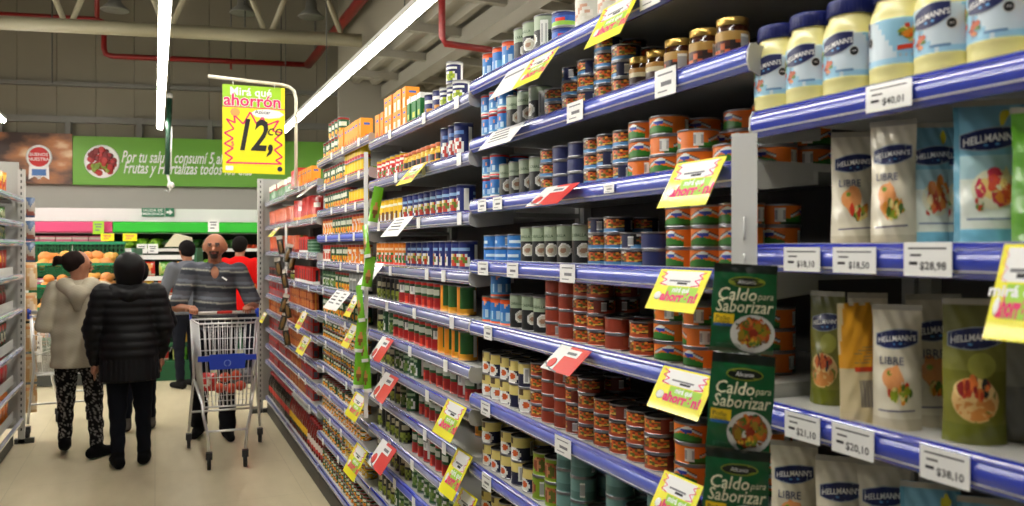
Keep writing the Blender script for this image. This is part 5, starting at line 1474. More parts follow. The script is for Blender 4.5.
# tall green crate backs above the first row
for (x0, x1) in ((34, 71), (74, 124)):
    pa, z1 = far(x0, 243, 11.75); pb, z0 = far(x1, 262, 11.75)
    t = thing('crate', 'green lattice crate standing upright behind the squashes, %s' % ('nearer the end panel' if x0 == 34 else 'above the women'), 'crate', rotz=PHI, group='upright green crates')
    f = MB(); w_ = pb - pa
    for k in range(5): f.box(((pa + pb) / 2, 11.75, z0 + (z1 - z0) * k / 4), (w_, .03, .022))
    for k in range(13): f.box((pa + w_ * k / 12, 11.75, (z0 + z1) / 2), (.02, .03, z1 - z0))
    f.obj('lattice', GC, t); MB().box(((pa + pb) / 2, 11.79, (z0 + z1) / 2), (w_, .01, z1 - z0)).obj('backing', FRD, t)
    MB().box(((pa + pb) / 2, 11.74, z1), (w_ + .04, .06, .04)).obj('rim', GCL, t)
pa, pb = far(20, 340, 10.2)[0], far(121, 340, 10.2)[0]
t = thing('produce_stand', 'dark stepped stand under the green squash crates', 'stand', rotz=PHI)
for (pyt, pyb, q, ri) in rows:
    zt = far(90, pyb - 1, q)[1] - .175
    MB().box(((pa + pb) / 2, q + .18, zt - .02), (pb - pa, .36, .03)).obj('step', DARKS, t)
MB().box(((pa + pb) / 2, 10.45, .16), (pb - pa, .5, .30)).obj('base', DARKS, t)
for p in (pa + .03, (pa + pb) / 2, pb - .03): MB().box((p, 11.6, .62), (.05, .05, 1.25)).obj('post', DARKS, t)
# ---- packaged produce stand right of the black coat
pa, pb = far(126, 300, 10.4)[0], far(191, 300, 10.4)[0]
t = thing('salad_stand', 'green display stand with white price strips and bagged salads', 'stand', rotz=PHI)
szs = [(256, 10.75), (277, 10.7), (296, 10.65), (316, 10.6), (343, 10.5), (362, 10.45)]
MB().box(((pa + pb) / 2, 10.75, .12), (pb - pa, .7, .24)).obj('base', FRB, t)
MB().box(((pa + pb) / 2, 11.15, .8), (pb - pa, .04, 1.5)).obj('back_wall', FRD, t)
for s_ in (pa, pb): 
    MB().prism([(10.42, .24), (10.70, 1.62), (11.12, 1.62), (11.12, .24)], s_ - .015, s_ + .015, axis='x').obj('side', FRB, t)
gp = [bag('salad_bag', .16, .19, .07, c_, l_, 50 + i) for i, (c_, l_) in enumerate((([C(.20, .50, .12), C(.40, .65, .2), C(.7, .75, .4)], 'green salad bag'), ([C(.90, .65, .10), C(.92, .8, .3), C(.8, .4, .1)], 'yellow orange bag'), ([C(.80, .18, .12), C(.9, .6, .3), C(.85, .8, .7)], 'red and cream bag')))]
for si, (py, q) in enumerate(szs):
    z = far(170, py, q)[1]
    sh = MB().box(((pa + pb) / 2, (q + 11.12) / 2, z - .01), (pb - pa - .04, 11.12 - q, .02)).obj('shelf', FRB, t)
    MB().box(((pa + pb) / 2, q - .01, z - .015), (pb - pa - .04, .012, .055)).obj('price_strip', WHITE if si < 4 else FRB, sh)
    if si == 0: continue
    n = int((pb - pa - .08) / .175)
    for i in range(n):
        sp = gp[(i + si * 2) % 3]
        p = pa + .05 + (pb - pa - .1) * (i + .5) / n
        o = link(sp['name'], sp['body'], loc=FW(p, q + .09, z + .001), rotz=PHI)
        tag(o, '%s, %s on the %s ledge of the salad stand' % (sp['look'], ordw(i), ordw(si)), 'bag', 'bagged produce on the salad stand')
# sloping white scale housing / carton on the stand
c = far(190, 256, 10.7)
o = MB().prism([(c[0] - .32, 1.635), (c[0] - .02, 1.635), (c[0] - .04, 1.76), (c[0] - .20, 1.80), (c[0] - .30, 1.67)], 10.78, 11.05).obj('cardboard_tray', pm('carton_tan', (.80, .78, .68), .6), rotz=PHI)
tag(o, 'pale open carton on top of the salad stand', 'box')
# ================================================================== PEOPLE
def surface_net(Fv, org, h):
    ins = Fv < 0
    nx, ny, nz = Fv.shape
    c = np.zeros((nx - 1, ny - 1, nz - 1), np.int8)
    for i in (0, 1):
        for j in (0, 1):
            for k in (0, 1): c += ins[i:nx - 1 + i, j:ny - 1 + j, k:nz - 1 + k]
    act = (c > 0) & (c < 8)
    idx = -np.ones(act.shape, np.int64); cells = np.argwhere(act); idx[act] = np.arange(len(cells))
    acc = np.zeros((len(cells), 3)); cnt = np.zeros(len(cells))
    ci, cj, ck = cells.T
    for ax in range(3):
        o1, o2 = [a for a in range(3) if a != ax]
        for a in (0, 1):
            for b in (0, 1):
                d0 = [0, 0, 0]; d0[o1] = a; d0[o2] = b; d1 = list(d0); d1[ax] = 1
                f0 = Fv[ci + d0[0], cj + d0[1], ck + d0[2]]; f1 = Fv[ci + d1[0], cj + d1[1], ck + d1[2]]
                m = (f0 < 0) != (f1 < 0)
                t = np.where(m, f0 / np.where(f0 == f1, 1, f0 - f1), 0)
                P = np.array(d0, float)[None, :].repeat(len(cells), 0); P[:, ax] += t
                acc += P * m[:, None]; cnt += m
    V = (cells + acc / cnt[:, None]) * h + np.array(org)
    faces = []
    for ax in range(3):
        o1, o2 = (ax + 1) % 3, (ax + 2) % 3
        s0 = [slice(None)] * 3; s1 = [slice(None)] * 3; s0[ax] = slice(0, -1); s1[ax] = slice(1, None)
        A, B = ins[tuple(s0)], ins[tuple(s1)]
        e = np.argwhere(A != B)
        ok = (e[:, o1] > 0) & (e[:, o2] > 0) & (e[:, o1] < Fv.shape[o1] - 1) & (e[:, o2] < Fv.shape[o2] - 1)
        e = e[ok]
        def cell(d1, d2):
            q = e.copy(); q[:, o1] -= d1; q[:, o2] -= d2
            return idx[q[:, 0], q[:, 1], q[:, 2]]
        q = np.stack([cell(1, 1), cell(0, 1), cell(0, 0), cell(1, 0)], 1)
        flip = ~A[e[:, 0], e[:, 1], e[:, 2]]
        q[flip] = q[flip][:, ::-1]
        faces.append(q)
    return V, np.concatenate(faces)
def sculpt(name, prims, h, mats, parent, colfn=None, k=.02, clip=None, disp=None, mat_loc=None):
    """one continuous surface from rounded cones ('c', p, q, r, s[, squash]) and ellipsoids ('e', c, (rx, ry, rz))"""
    lo = np.full(3, 1e9); hi = np.full(3, -1e9)
    for p in prims:
        if p[0] == 'c':
            m = max(p[3], p[4]) + .03
            lo = np.minimum(lo, np.minimum(p[1], p[2]) - m); hi = np.maximum(hi, np.maximum(p[1], p[2]) + m)
        else:
            m = max(p[2]) + .03; lo = np.minimum(lo, np.array(p[1]) - m); hi = np.maximum(hi, np.array(p[1]) + m)
    n = np.ceil((hi - lo) / h).astype(int) + 2
    Fv = np.full(n, .2, np.float32)
    gx, gy, gz = [lo[i] + np.arange(n[i]) * h for i in range(3)]
    for p in prims:
        if p[0] == 'c': m = max(p[3], p[4]) + 3 * k + .02; l, u = np.minimum(p[1], p[2]) - m, np.maximum(p[1], p[2]) + m
        else: m = max(p[2]) + 3 * k + .02; l, u = np.array(p[1]) - m, np.array(p[1]) + m
        a = np.maximum(((l - lo) / h).astype(int), 0); b = np.minimum(((u - lo) / h).astype(int) + 2, n)
        sl = tuple(slice(a[i], b[i]) for i in range(3))
        X, Y, Z = np.meshgrid(gx[sl[0]], gy[sl[1]], gz[sl[2]], indexing='ij')
        if p[0] == 'c':
            P = np.array(p[1], float); Q = np.array(p[2], float); d = Q - P; L2 = max(1e-9, d @ d)
            sq = p[5] if len(p) > 5 else (1, 1)
            vx, vy, vz = (X - P[0]), (Y - P[1]), Z - P[2]
            t = np.clip((vx * d[0] + vy * d[1] + vz * d[2]) / L2, 0, 1)
            ex, ey, ez = (vx - t * d[0]) / sq[0], (vy - t * d[1]) / sq[1], vz - t * d[2]
            D = (np.sqrt(ex ** 2 + ey ** 2 + ez ** 2) - (p[3] + (p[4] - p[3]) * t)) * min(1, min(sq))
        else:
            r = p[2]; ex, ey, ez = (X - p[1][0]) / r[0], (Y - p[1][1]) / r[1], (Z - p[1][2]) / r[2]
            D = (np.sqrt(ex ** 2 + ey ** 2 + ez ** 2) - 1) * min(r)
        kk = p[6] if len(p) > 6 else k
        S = Fv[sl]; hh = np.clip(.5 + .5 * (S - D) / kk, 0, 1)
        Fv[sl] = S * (1 - hh) + D * hh - kk * hh * (1 - hh)
    if disp is not None or clip is not None:
        X, Y, Z = np.meshgrid(gx, gy, gz, indexing='ij')
        if disp is not None: Fv = Fv + disp(X, Y, Z)
        if clip is not None: Fv = np.maximum(Fv, clip(X, Y, Z))
    Fv[0] = Fv[-1] = .1; Fv[:, 0] = Fv[:, -1] = .1; Fv[:, :, 0] = Fv[:, :, -1] = .1
    V, Q = surface_net(Fv, lo, h)
    me = bpy.data.meshes.new(name); me.from_pydata(V.tolist(), [], Q.tolist())
    for m in mats: me.materials.append(m)
    me.polygons.foreach_set('use_smooth', [True] * len(Q))
    if colfn is not None:
        a = me.color_attributes.new('Col', 'FLOAT_COLOR', 'POINT')
        c = np.ones((len(V), 4), np.float32); c[:, :3] = colfn(V[:, 0], V[:, 1], V[:, 2])
        a.data.foreach_set('color', c.ravel())
    me.update()
    return link(name, me, parent)
def A(*a): return np.array(a, float)
def mixc(base, *layers):
    """layers: (mask, colour)"""
    def f(x, y, z):
        c = np.tile(np.array(base), (len(x), 1))
        for m, col_ in layers:
            k = m(x, y, z)
            c[k] = np.array(col_)
        return c
    return f
def person(name, label, loc, rotz, Ht, look, pose):
    """local frame: faces -y; z up; the person's own left is +x"""
    t = thing(name, label, 'person', loc, rotz)
    g = look; b = g.get('bulk', 1.0)
    hipz = .52 * Ht; shz = .815 * Ht; shw = g.get('shw', .108) * Ht
    lean = g.get('lean', 0.0)
    sh = {s: A(s * shw, lean, shz) for s in (-1, 1)}
    hp = {s: A(s * .052 * Ht, 0, hipz) for s in (-1, 1)}
    ank = {s: A(*pose['ankle'][i]) for i, s in enumerate((-1, 1))}
    knee = {s: (hp[s] + ank[s]) / 2 + A(0, -.025, .0) + A(*pose.get('kneeoff', ((0, 0, 0), (0, 0, 0)))[i]) for i, s in enumerate((-1, 1))}
    wr = {s: A(*pose['wrist'][i]) for i, s in enumerate((-1, 1))}
    el = {s: A(*pose['elbow'][i]) for i, s in enumerate((-1, 1))}
    hd = A(pose.get('headx', 0), lean + pose.get('heady', -.02), .932 * Ht); hr = .066 * Ht
    yaw = R(pose.get('headyaw', 0))
    def hl(x, y, z):               # head-local to figure space
        return hd + A(cos(yaw) * x - sin(yaw) * y, sin(yaw) * x + cos(yaw) * y, z)
    skin = C(*g['skin'])
    neck = A(0, lean + .01, .84 * Ht)
    P = []
    # head: skull, jaw, brow, nose, lips, ears
    fat = g.get('fat', 1)
    P += [('e', hl(0, .010, .018), (.076 * fat, .090, .098)) if abs(sin(yaw)) < .25 else ('e', hl(0, .010, .018), (.086, .080, .098))]
    P += [('c', hl(0, -.012, -.025), hl(0, -.036, -.075), .060 * fat, .036), ('c', hl(0, -.078, .002), hl(0, -.098, -.026), .010, .015, (1, 1), .012),
          ('c', hl(-.034, -.076, .022), hl(.034, -.076, .022), .012, .012, (1, 1), .014), ('c', hl(-.018, -.084, -.048), hl(.018, -.084, -.048), .009, .009, (1, 1), .01)]
    for s in (-1, 1): P += [('e', hl(s * .078 * fat, .012, -.004), (.011, .018, .030))]
    P += [('c', hd + A(0, .02, -.04), neck, .050 * b, .056 * b)]
    # trunk
    P += [('c', A(0, lean, shz - .05), A(0, 0, hipz + .04), .105 * b, .11 * b, (1.35, .82)), ('c', sh[-1], sh[1], .055, .055)]
    if g.get('belly'): P += [('e', A(0, -.05, .62 * Ht), (.15 * b, .14 * b, .16))]
    P += [('c', A(0, .03, hipz + .02), A(0, .02, hipz - .06), .115 * b, .10 * b, (1.3, 1))]
    for s in (-1, 1):
        P += [('c', sh[s], el[s], .046 * b, .038), ('c', el[s], wr[s], .037, .026)]
        P += [('c', hp[s], knee[s], .080 * b, .055), ('c', knee[s], ank[s], .052, .036), ('c', ank[s] + A(0, -.01, -.028), ank[s] + A(sin(R(pose.get('toe', (0, 0))[(s + 1) // 2])) * .11, -cos(R(pose.get('toe', (0, 0))[(s + 1) // 2])) * .10, -.045), .024, .018)]
        # hand: palm, four fingers, thumb
        hdir = A(*pose['hand'][(s + 1) // 2]); hdir = hdir / np.linalg.norm(hdir)
        side = np.cross(hdir, A(0, 0, 1)) if abs(hdir[2]) < .8 else A(0, 1, 0); side = side / np.linalg.norm(side)
        cur = A(*pose.get('curl', ((0, 0, -1), (0, 0, -1)))[(s + 1) // 2])
        pm_ = wr[s] + hdir * .045
        P += [('c', wr[s] + hdir * .01, pm_ + hdir * .02, .024, .028, (1, 1), .012)]
        for fi in range(4):
            o_ = side * (fi - 1.5) * .018
            L = (.038, .043, .040, .031)[fi]
            k0 = pm_ + hdir * .032 + o_; k1 = k0 + hdir * L * .8 + cur * L * .35; k2 = k1 + hdir * L * .25 + cur * L * .8
            P += [('c', k0, k1, .0095, .009, (1, 1), .004), ('c', k1, k2, .009, .0075, (1, 1), .004)]
        tb = wr[s] + hdir * .03 + side * (.026 if pose.get('thumb', (1, 1))[(s + 1) // 2] > 0 else -.026)
        tdir = (hdir * .7 + (tb - wr[s] - hdir * .03) / .026 * .6)
        P += [('c', tb, tb + tdir * .035, .011, .010, (1, 1), .005), ('c', tb + tdir * .035, tb + tdir * .05 + cur * .015, .010, .008, (1, 1), .005)]
    def headcol(x, y, z):
        c = np.tile(np.array(skin), (len(x), 1))
        dx, dy, dz = x - hd[0], y - hd[1], z - hd[2]
        lx = cos(yaw) * dx + sin(yaw) * dy; ly = -sin(yaw) * dx + cos(yaw) * dy
        on = dz > -.13
        if g.get('beard'):
            m = on & (ly < -.055) & (dz < -.030) & (dz > -.095) & (np.abs(lx) < .040) & ~((np.abs(dz + .050) < .007) & (np.abs(lx) < .02)); c[m] = C(.16, .11, .09)
            m = on & (ly < -.01) & (dz < -.055) & (np.abs(lx) < .07) & (dz > -.10) & ~m; c[m] = np.array(skin) * .55
        m = on & (np.abs(dz + .050) < .0065) & (np.abs(lx) < .020) & (ly < -.07); c[m] = C(.50, .25, .22)
        m = on & (np.abs(dz - .030) < .006) & (np.abs(np.abs(lx) - .030) < .019) & (ly < -.05); c[m] = C(.10, .07, .06)
        m = on & (np.abs(dz - .012) < .008) & (np.abs(np.abs(lx) - .031) < .017) & (ly < -.05); c[m] = np.array(skin) * .5
        return c
    sculpt('body', P, g.get('res', .010), [SKIN], t, headcol, k=.018)
    # eyes
    for s in (-1, 1):
        e = MB(); q = hl(s * .030, -.076, .011); e.ellipsoid(q, (.011, .009, .007), 10, 6, col=C(.75, .72, .68))
        q = hl(s * .030, -.083, .011); e.ellipsoid(q, (.0055, .004, .0058), 8, 5, col=C(.06, .04, .03)); e.obj('eye', SKIN, t)
    # trousers
    P = [('c', A(0, .02, hipz + .05), A(0, .02, hipz - .05), .125 * b, .118 * b, (1.3, .95))]
    tw = g.get('legw', 1.0)
    for s in (-1, 1):
        P += [('c', hp[s], knee[s], .094 * b * tw, .064 * tw), ('c', knee[s], ank[s] + A(0, 0, .0), .062 * tw, .046 * g.get('cuff', 1))]
    sculpt('trousers', P, .012, [CLOTH], t, g['legs'], k=.02, clip=lambda x, y, z: np.maximum(.075 - z, z - (hipz + .12)), disp=lambda x, y, z: .003 * np.sin(z * 55 + x * 20) * (z < .5))
    # shoes
    for i, s in enumerate((-1, 1)):
        a = R(pose.get('toe', (0, 0))[i]); f = A(sin(a), -cos(a), 0); q = ank[s].copy(); q[2] = 0
        lift = pose.get('heel', (0, 0))[i]
        P = [('c', q - f * .045 + A(0, 0, .045 + lift), q + f * .04 + A(0, 0, .052 + lift * .5), .044, .042), ('c', q + f * .04 + A(0, 0, .045 + lift * .4), q + f * .165 + A(0, 0, .034), .042, .032, (1.05, 1)), ('c', q + A(0, 0, .05 + lift), q + A(0, 0, .10 + lift), .045, .046)]
        sc_ = g.get('shoe', C(.05, .05, .055))
        sculpt('shoe', P, .009, [CLOTH], t, mixc(sc_, (lambda x, y, z: z < .022, g.get('sole', C(.10, .10, .10)))), k=.015, clip=lambda x, y, z: .002 - z)
    # top garment
    hem = g['hem']; tb = g.get('tbulk', 1.1)
    P = [('c', A(0, lean + .005, shz - .045), A(0, .012, hipz + .10), .118 * b * tb, .122 * b * tb, (1.32, .90)), ('c', A(0, .012, hipz + .10), A(0, .025, hem - .02), .126 * b * tb, .134 * b * tb * g.get('flare', 1), (1.30, 1.05)),
         ('c', sh[-1] * A(.9, 1, .985), A(0, lean, shz), .058 * tb, .064 * tb), ('c', sh[1] * A(.9, 1, .985), A(0, lean, shz), .058 * tb, .064 * tb), ('c', A(0, lean + .01, .845 * Ht), A(0, lean, shz - .02), .058, .09)]
    if g.get('belly'): P += [('e', A(0, -.055, .62 * Ht), (.168 * b, .155 * b, .18))]
    sl_ = g.get('sleeve', 1.0)
    for s in (-1, 1):
        P += [('c', sh[s], sh[s] + (el[s] - sh[s]) * min(1, sl_ * 2), .062 * tb * g.get('armw', 1), (.054 if sl_ >= .5 else .060) * tb * g.get('armw', 1))]
        if sl_ >= 1: P += [('c', el[s], wr[s] - (wr[s] - el[s]) * .04, .052 * tb * g.get('armw', 1), .038 * tb)]
    neckcut = A(0, lean - .02, .865 * Ht)
    def topclip(x, y, z):
        c = hem - z
        if g.get('vneck'): c = np.maximum(c, .03 - .03 * np.sqrt((x / .052) ** 2 + ((y - g['lean'] + .13) / .075) ** 2 + ((z - shz - .045) / .13) ** 2))
        return np.maximum(c, .050 - np.sqrt(((x) / 1.1) ** 2 + (y - neckcut[1] - .01) ** 2 + ((z - neckcut[2] - .005) / 1.0) ** 2))
    sculpt(g['topname'], P, g.get('topres', .011), [g.get('topmat', CLOTH)], t, g['top'], k=.022, clip=topclip, disp=g.get('disp'))
    return t, hd, hl, hr, neck, sh, shz, hem
def stripes(x, y, z):
    c = np.tile(np.array(C(.33, .335, .36)), (len(x), 1))
    w = z + .02 * np.sin(x * 5 + .6)
    ph = (w / .135) % 1
    c[(ph > .28) & (ph < .55)] = C(.23, .24, .27)
    c[(ph > .58) & (ph < .67)] = C(.60, .60, .56)
    c[(ph > .80) & (ph < .97)] = C(.42, .44, .48)
    c[z > 1.455] = C(.30, .31, .35)
    return c
def collar(t, nk, col_, r=.068):
    P = []
    for i in range(11):
        a = R(-60 + i * 30) if False else R(-150 + i * 30)
        P.append(nk + A(r * sin(a), r * cos(a) * .9, .0))
    pr = [('c', P[i], P[i + 1], .014, .014) for i in range(10)]
    pr += [('c', nk + A(s * .035, -.062, -.01), nk + A(s * .065, -.088, -.055), .014, .010) for s in (-1, 1)]
    sculpt('collar', pr, .008, [CLOTH], t, mixc(col_), k=.01)

# --- the man behind the trolley
MX, MY = .475, 7.42
HZ = 1.085
t, hd, hl, hr, nk, sh, shz, hem = person('person', 'bald man with a goatee in a grey striped polo shirt pushing the trolley', (MX, MY, 0), R(-3), 1.745,
    dict(skin=(.62, .40, .29), bulk=1.04, fat=1.18, belly=True, beard=True, vneck=True, res=.009, shw=.112, legs=mixc(C(.07, .07, .09)), hem=.90, topname='polo_shirt', top=stripes, tbulk=1.07, sleeve=.42, armw=1.12, lean=-.06, legw=1.1, cuff=1.5),
    dict(ankle=((-.13, .0, .09), (.10, -.20, .09)), elbow=((-.30, -.14, 1.12), (.32, -.14, 1.12)), wrist=((-.175, -.345, HZ + .035), (.255, -.345, HZ + .035)), hand=((.1, -1, .05), (-.1, -1, .05)), curl=((0, -.1, -1), (0, -.1, -1)), thumb=(1, -1), headyaw=-8, heady=-.05, toe=(-12, 8)))
collar(t, nk + A(0, -.005, .0), C(.24, .25, .28))
P = [('e', hl(s * .070, .030, .02), (.018, .055, .045)) for s in (-1, 1)] + [('e', hl(0, .075, .0), (.075, .028, .045))]
sculpt('hair', P, .008, [CLOTH], t, mixc(C(.13, .10, .09)), k=.02)
MB().box((0.075, -.216, 1.36), (.05, .003, .012), M=Matrix.Rotation(R(35), 3, 'Y')).obj('chest_mark', WHITEINK, t)

# --- woman in the cream sweater
def knit(x, y, z):
    c = np.tile(np.array(C(.70, .67, .59)), (len(x), 1))
    c *= (1 + .05 * np.sin(z * 300) * np.sin(x * 160))[:, None]
    return c
def speck(x, y, z):
    c = np.tile(np.array(C(.07, .07, .08)), (len(x), 1))
    n = np.sin(x * 171 + 3 * np.sin(z * 93)) * np.sin(z * 149 + 2 * np.sin(y * 120)) * np.sin(y * 133 + x * 40)
    c[n > .30] = C(.55, .54, .52)
    return c
t, hd, hl, hr, nk, sh, shz, hem = person('person', 'woman in a cream knitted hooded sweater and speckled black leggings, seen from behind', (-.545, 7.10, 0), R(180), 1.59,
    dict(skin=(.62, .42, .32), bulk=1.03, shw=.104, legs=speck, hem=.70, topname='sweater', top=knit, tbulk=1.08, sleeve=1, armw=1.02, legw=1.0, disp=lambda x, y, z: .0035 * np.sin(z * 48 + 2 * np.sin(x * 9)) + .002 * np.sin(x * 60)),
    dict(ankle=((-.135, .15, .09), (.10, -.05, .09)), elbow=((-.225, -.02, 1.03), (.235, .02, 1.03)), wrist=((-.12, -.22, 1.05), (.16, -.22, 1.0)), hand=((.3, -1, 0), (-.3, -1, 0)), headyaw=-62, heady=-.01, toe=(-50, 5), heel=(0, .05)))
P = [('e', hl(0, .035, .03), (.088, .085, .088)), ('e', hl(0, .085, .045), (.05, .05, .045)), ('c', hl(-.06, .03, .04), hl(.06, .03, .04), .04, .04)]
sculpt('hair', P, .009, [CLOTH], t, mixc(C(.11, .07, .06)), k=.02)
sculpt('hair_bun', [('c', hl(0, .10, .03), hl(.01, .15, .045), .028, .036), ('c', hl(.01, .15, .045), hl(.02, .175, .01), .03, .015)], .009, [CLOTH], t, mixc(C(.10, .06, .05)), k=.01)
P = [('c', A(-.10, .045, 1.335), A(0, .15, 1.255), .055, .05), ('c', A(.10, .045, 1.335), A(0, .15, 1.255), .055, .05), ('c', A(0, .15, 1.27), A(0, .14, 1.16), .06, .03), ('c', A(-.08, .02, 1.34), A(.08, .02, 1.34), .045, .045)]
sculpt('hood', P, .010, [CLOTH], t, knit, k=.03)

# --- woman in the black quilted coat
def coatdisp(x, y, z):
    q = .008 * np.abs(np.sin(z * PI / .062)) * ((z > .80) & (z < 1.32))
    r_ = .004 * np.sin(x * 190) * (z <= .80)
    return -q + r_
t, hd, hl, hr, nk, sh, shz, hem = person('person', 'woman with a dark bob in a long black quilted hooded coat, seen from behind', (-.175, 6.66, 0), R(180), 1.575,
    dict(skin=(.62, .42, .32), bulk=1.03, shw=.112, legs=mixc(C(.06, .07, .10)), hem=.635, topname='quilted_coat', top=mixc(C(.03, .03, .038)), topmat=PUFFER, tbulk=1.12, sleeve=1, armw=1.10, flare=1.06, legw=1.0, disp=coatdisp),
    dict(ankle=((-.10, .03, .09), (.075, .10, .09)), elbow=((-.235, .02, 1.03), (.245, .0, 1.02)), wrist=((-.215, -.05, .80), (.235, -.03, .77)), hand=((0, -.1, -1), (0, -.1, -1)), curl=((0, -.3, -.3), (0, -.3, -.3)), toe=(-6, 12), heady=-.005))
P = [('e', hl(0, .022, .010), (.108, .112, .115)), ('c', hl(-.045, .04, -.03), hl(-.05, .03, -.10), .05, .04), ('c', hl(.045, .04, -.03), hl(.05, .03, -.10), .05, .04), ('c', hl(0, .06, 0), hl(0, .05, -.09), .06, .05)]
sculpt('hair', P, .009, [PUFFER], t, mixc(C(.035, .03, .03)), k=.03, clip=lambda x, y, z: np.minimum(1, -(y - hd[1] + .045)))
P = [('c', A(-.10, .03, 1.315), A(0, .115, 1.27), .045, .045), ('c', A(.10, .03, 1.315), A(0, .115, 1.27), .045, .045), ('c', A(-.08, .07, 1.26), A(.08, .07, 1.26), .05, .05)]
sculpt('hood', P, .010, [PUFFER], t, mixc(C(.033, .033, .04)), k=.03)
sculpt('pocket_tag', [('c', A(-.28, .02, .83), A(-.29, .03, .86), .006, .006)], .004, [CLOTH], t, mixc(C(.6, .6, .55)), k=.003)

# --- people further back
def simple(label, px, pyh, d, Ht, rot, topc, hairc, skinc, topname, shoe=C(.08, .08, .08), bob=False):
    c = W(px, 248, d)
    t, hd, hl, hr, nk, sh, shz, hem = person('person', label, (c[0], c[1], 0), rot, Ht,
        dict(skin=skinc, bulk=1.0, res=.013, topres=.014, legs=mixc(C(.08, .09, .13)), hem=.50 * Ht, topname=topname, top=mixc(C(*topc)), sleeve=1, shoe=shoe),
        dict(ankle=((-.10, .0, .09), (.10, .03, .09)), elbow=((-.27, -.05, .63 * Ht), (.27, -.05, .63 * Ht)), wrist=((-.18, -.26, .62 * Ht), (.18, -.26, .62 * Ht)), hand=((.2, -1, 0), (-.2, -1, 0))))
    P = [('e', hl(0, .022, .024), (.090, .100, .098))] + ([('c', hl(0, .05, 0), hl(0, .05, -.09), .065, .05)] if bob else [('e', hl(0, .05, -.02), (.075, .06, .06))])
    sculpt('hair', P, .011, [CLOTH], t, mixc(C(*hairc)), k=.02, clip=lambda x, y, z: np.minimum(1, -(y - hd[1] + .058)) * ((z < hd[2] + .045)) - 1 * (z >= hd[2] + .045))
simple('shopper in a red jacket facing the vegetable cabinet, behind the man', 240, 236, 9.6, 1.765, R(150), (.78, .07, .06), (.06, .045, .04), (.62, .42, .32), 'jacket')
simple('dark haired shopper in a grey top behind the bald man', 187, 240, 9.3, 1.71, R(-150), (.38, .39, .42), (.05, .04, .04), (.60, .40, .30), 'sweatshirt')
simple('small figure in dark clothes hidden behind the black coat', 138, 253, 7.15, 1.50, R(185), (.07, .07, .09), (.05, .04, .04), (.60, .42, .32), 'jacket', shoe=C(.35, .33, .31))

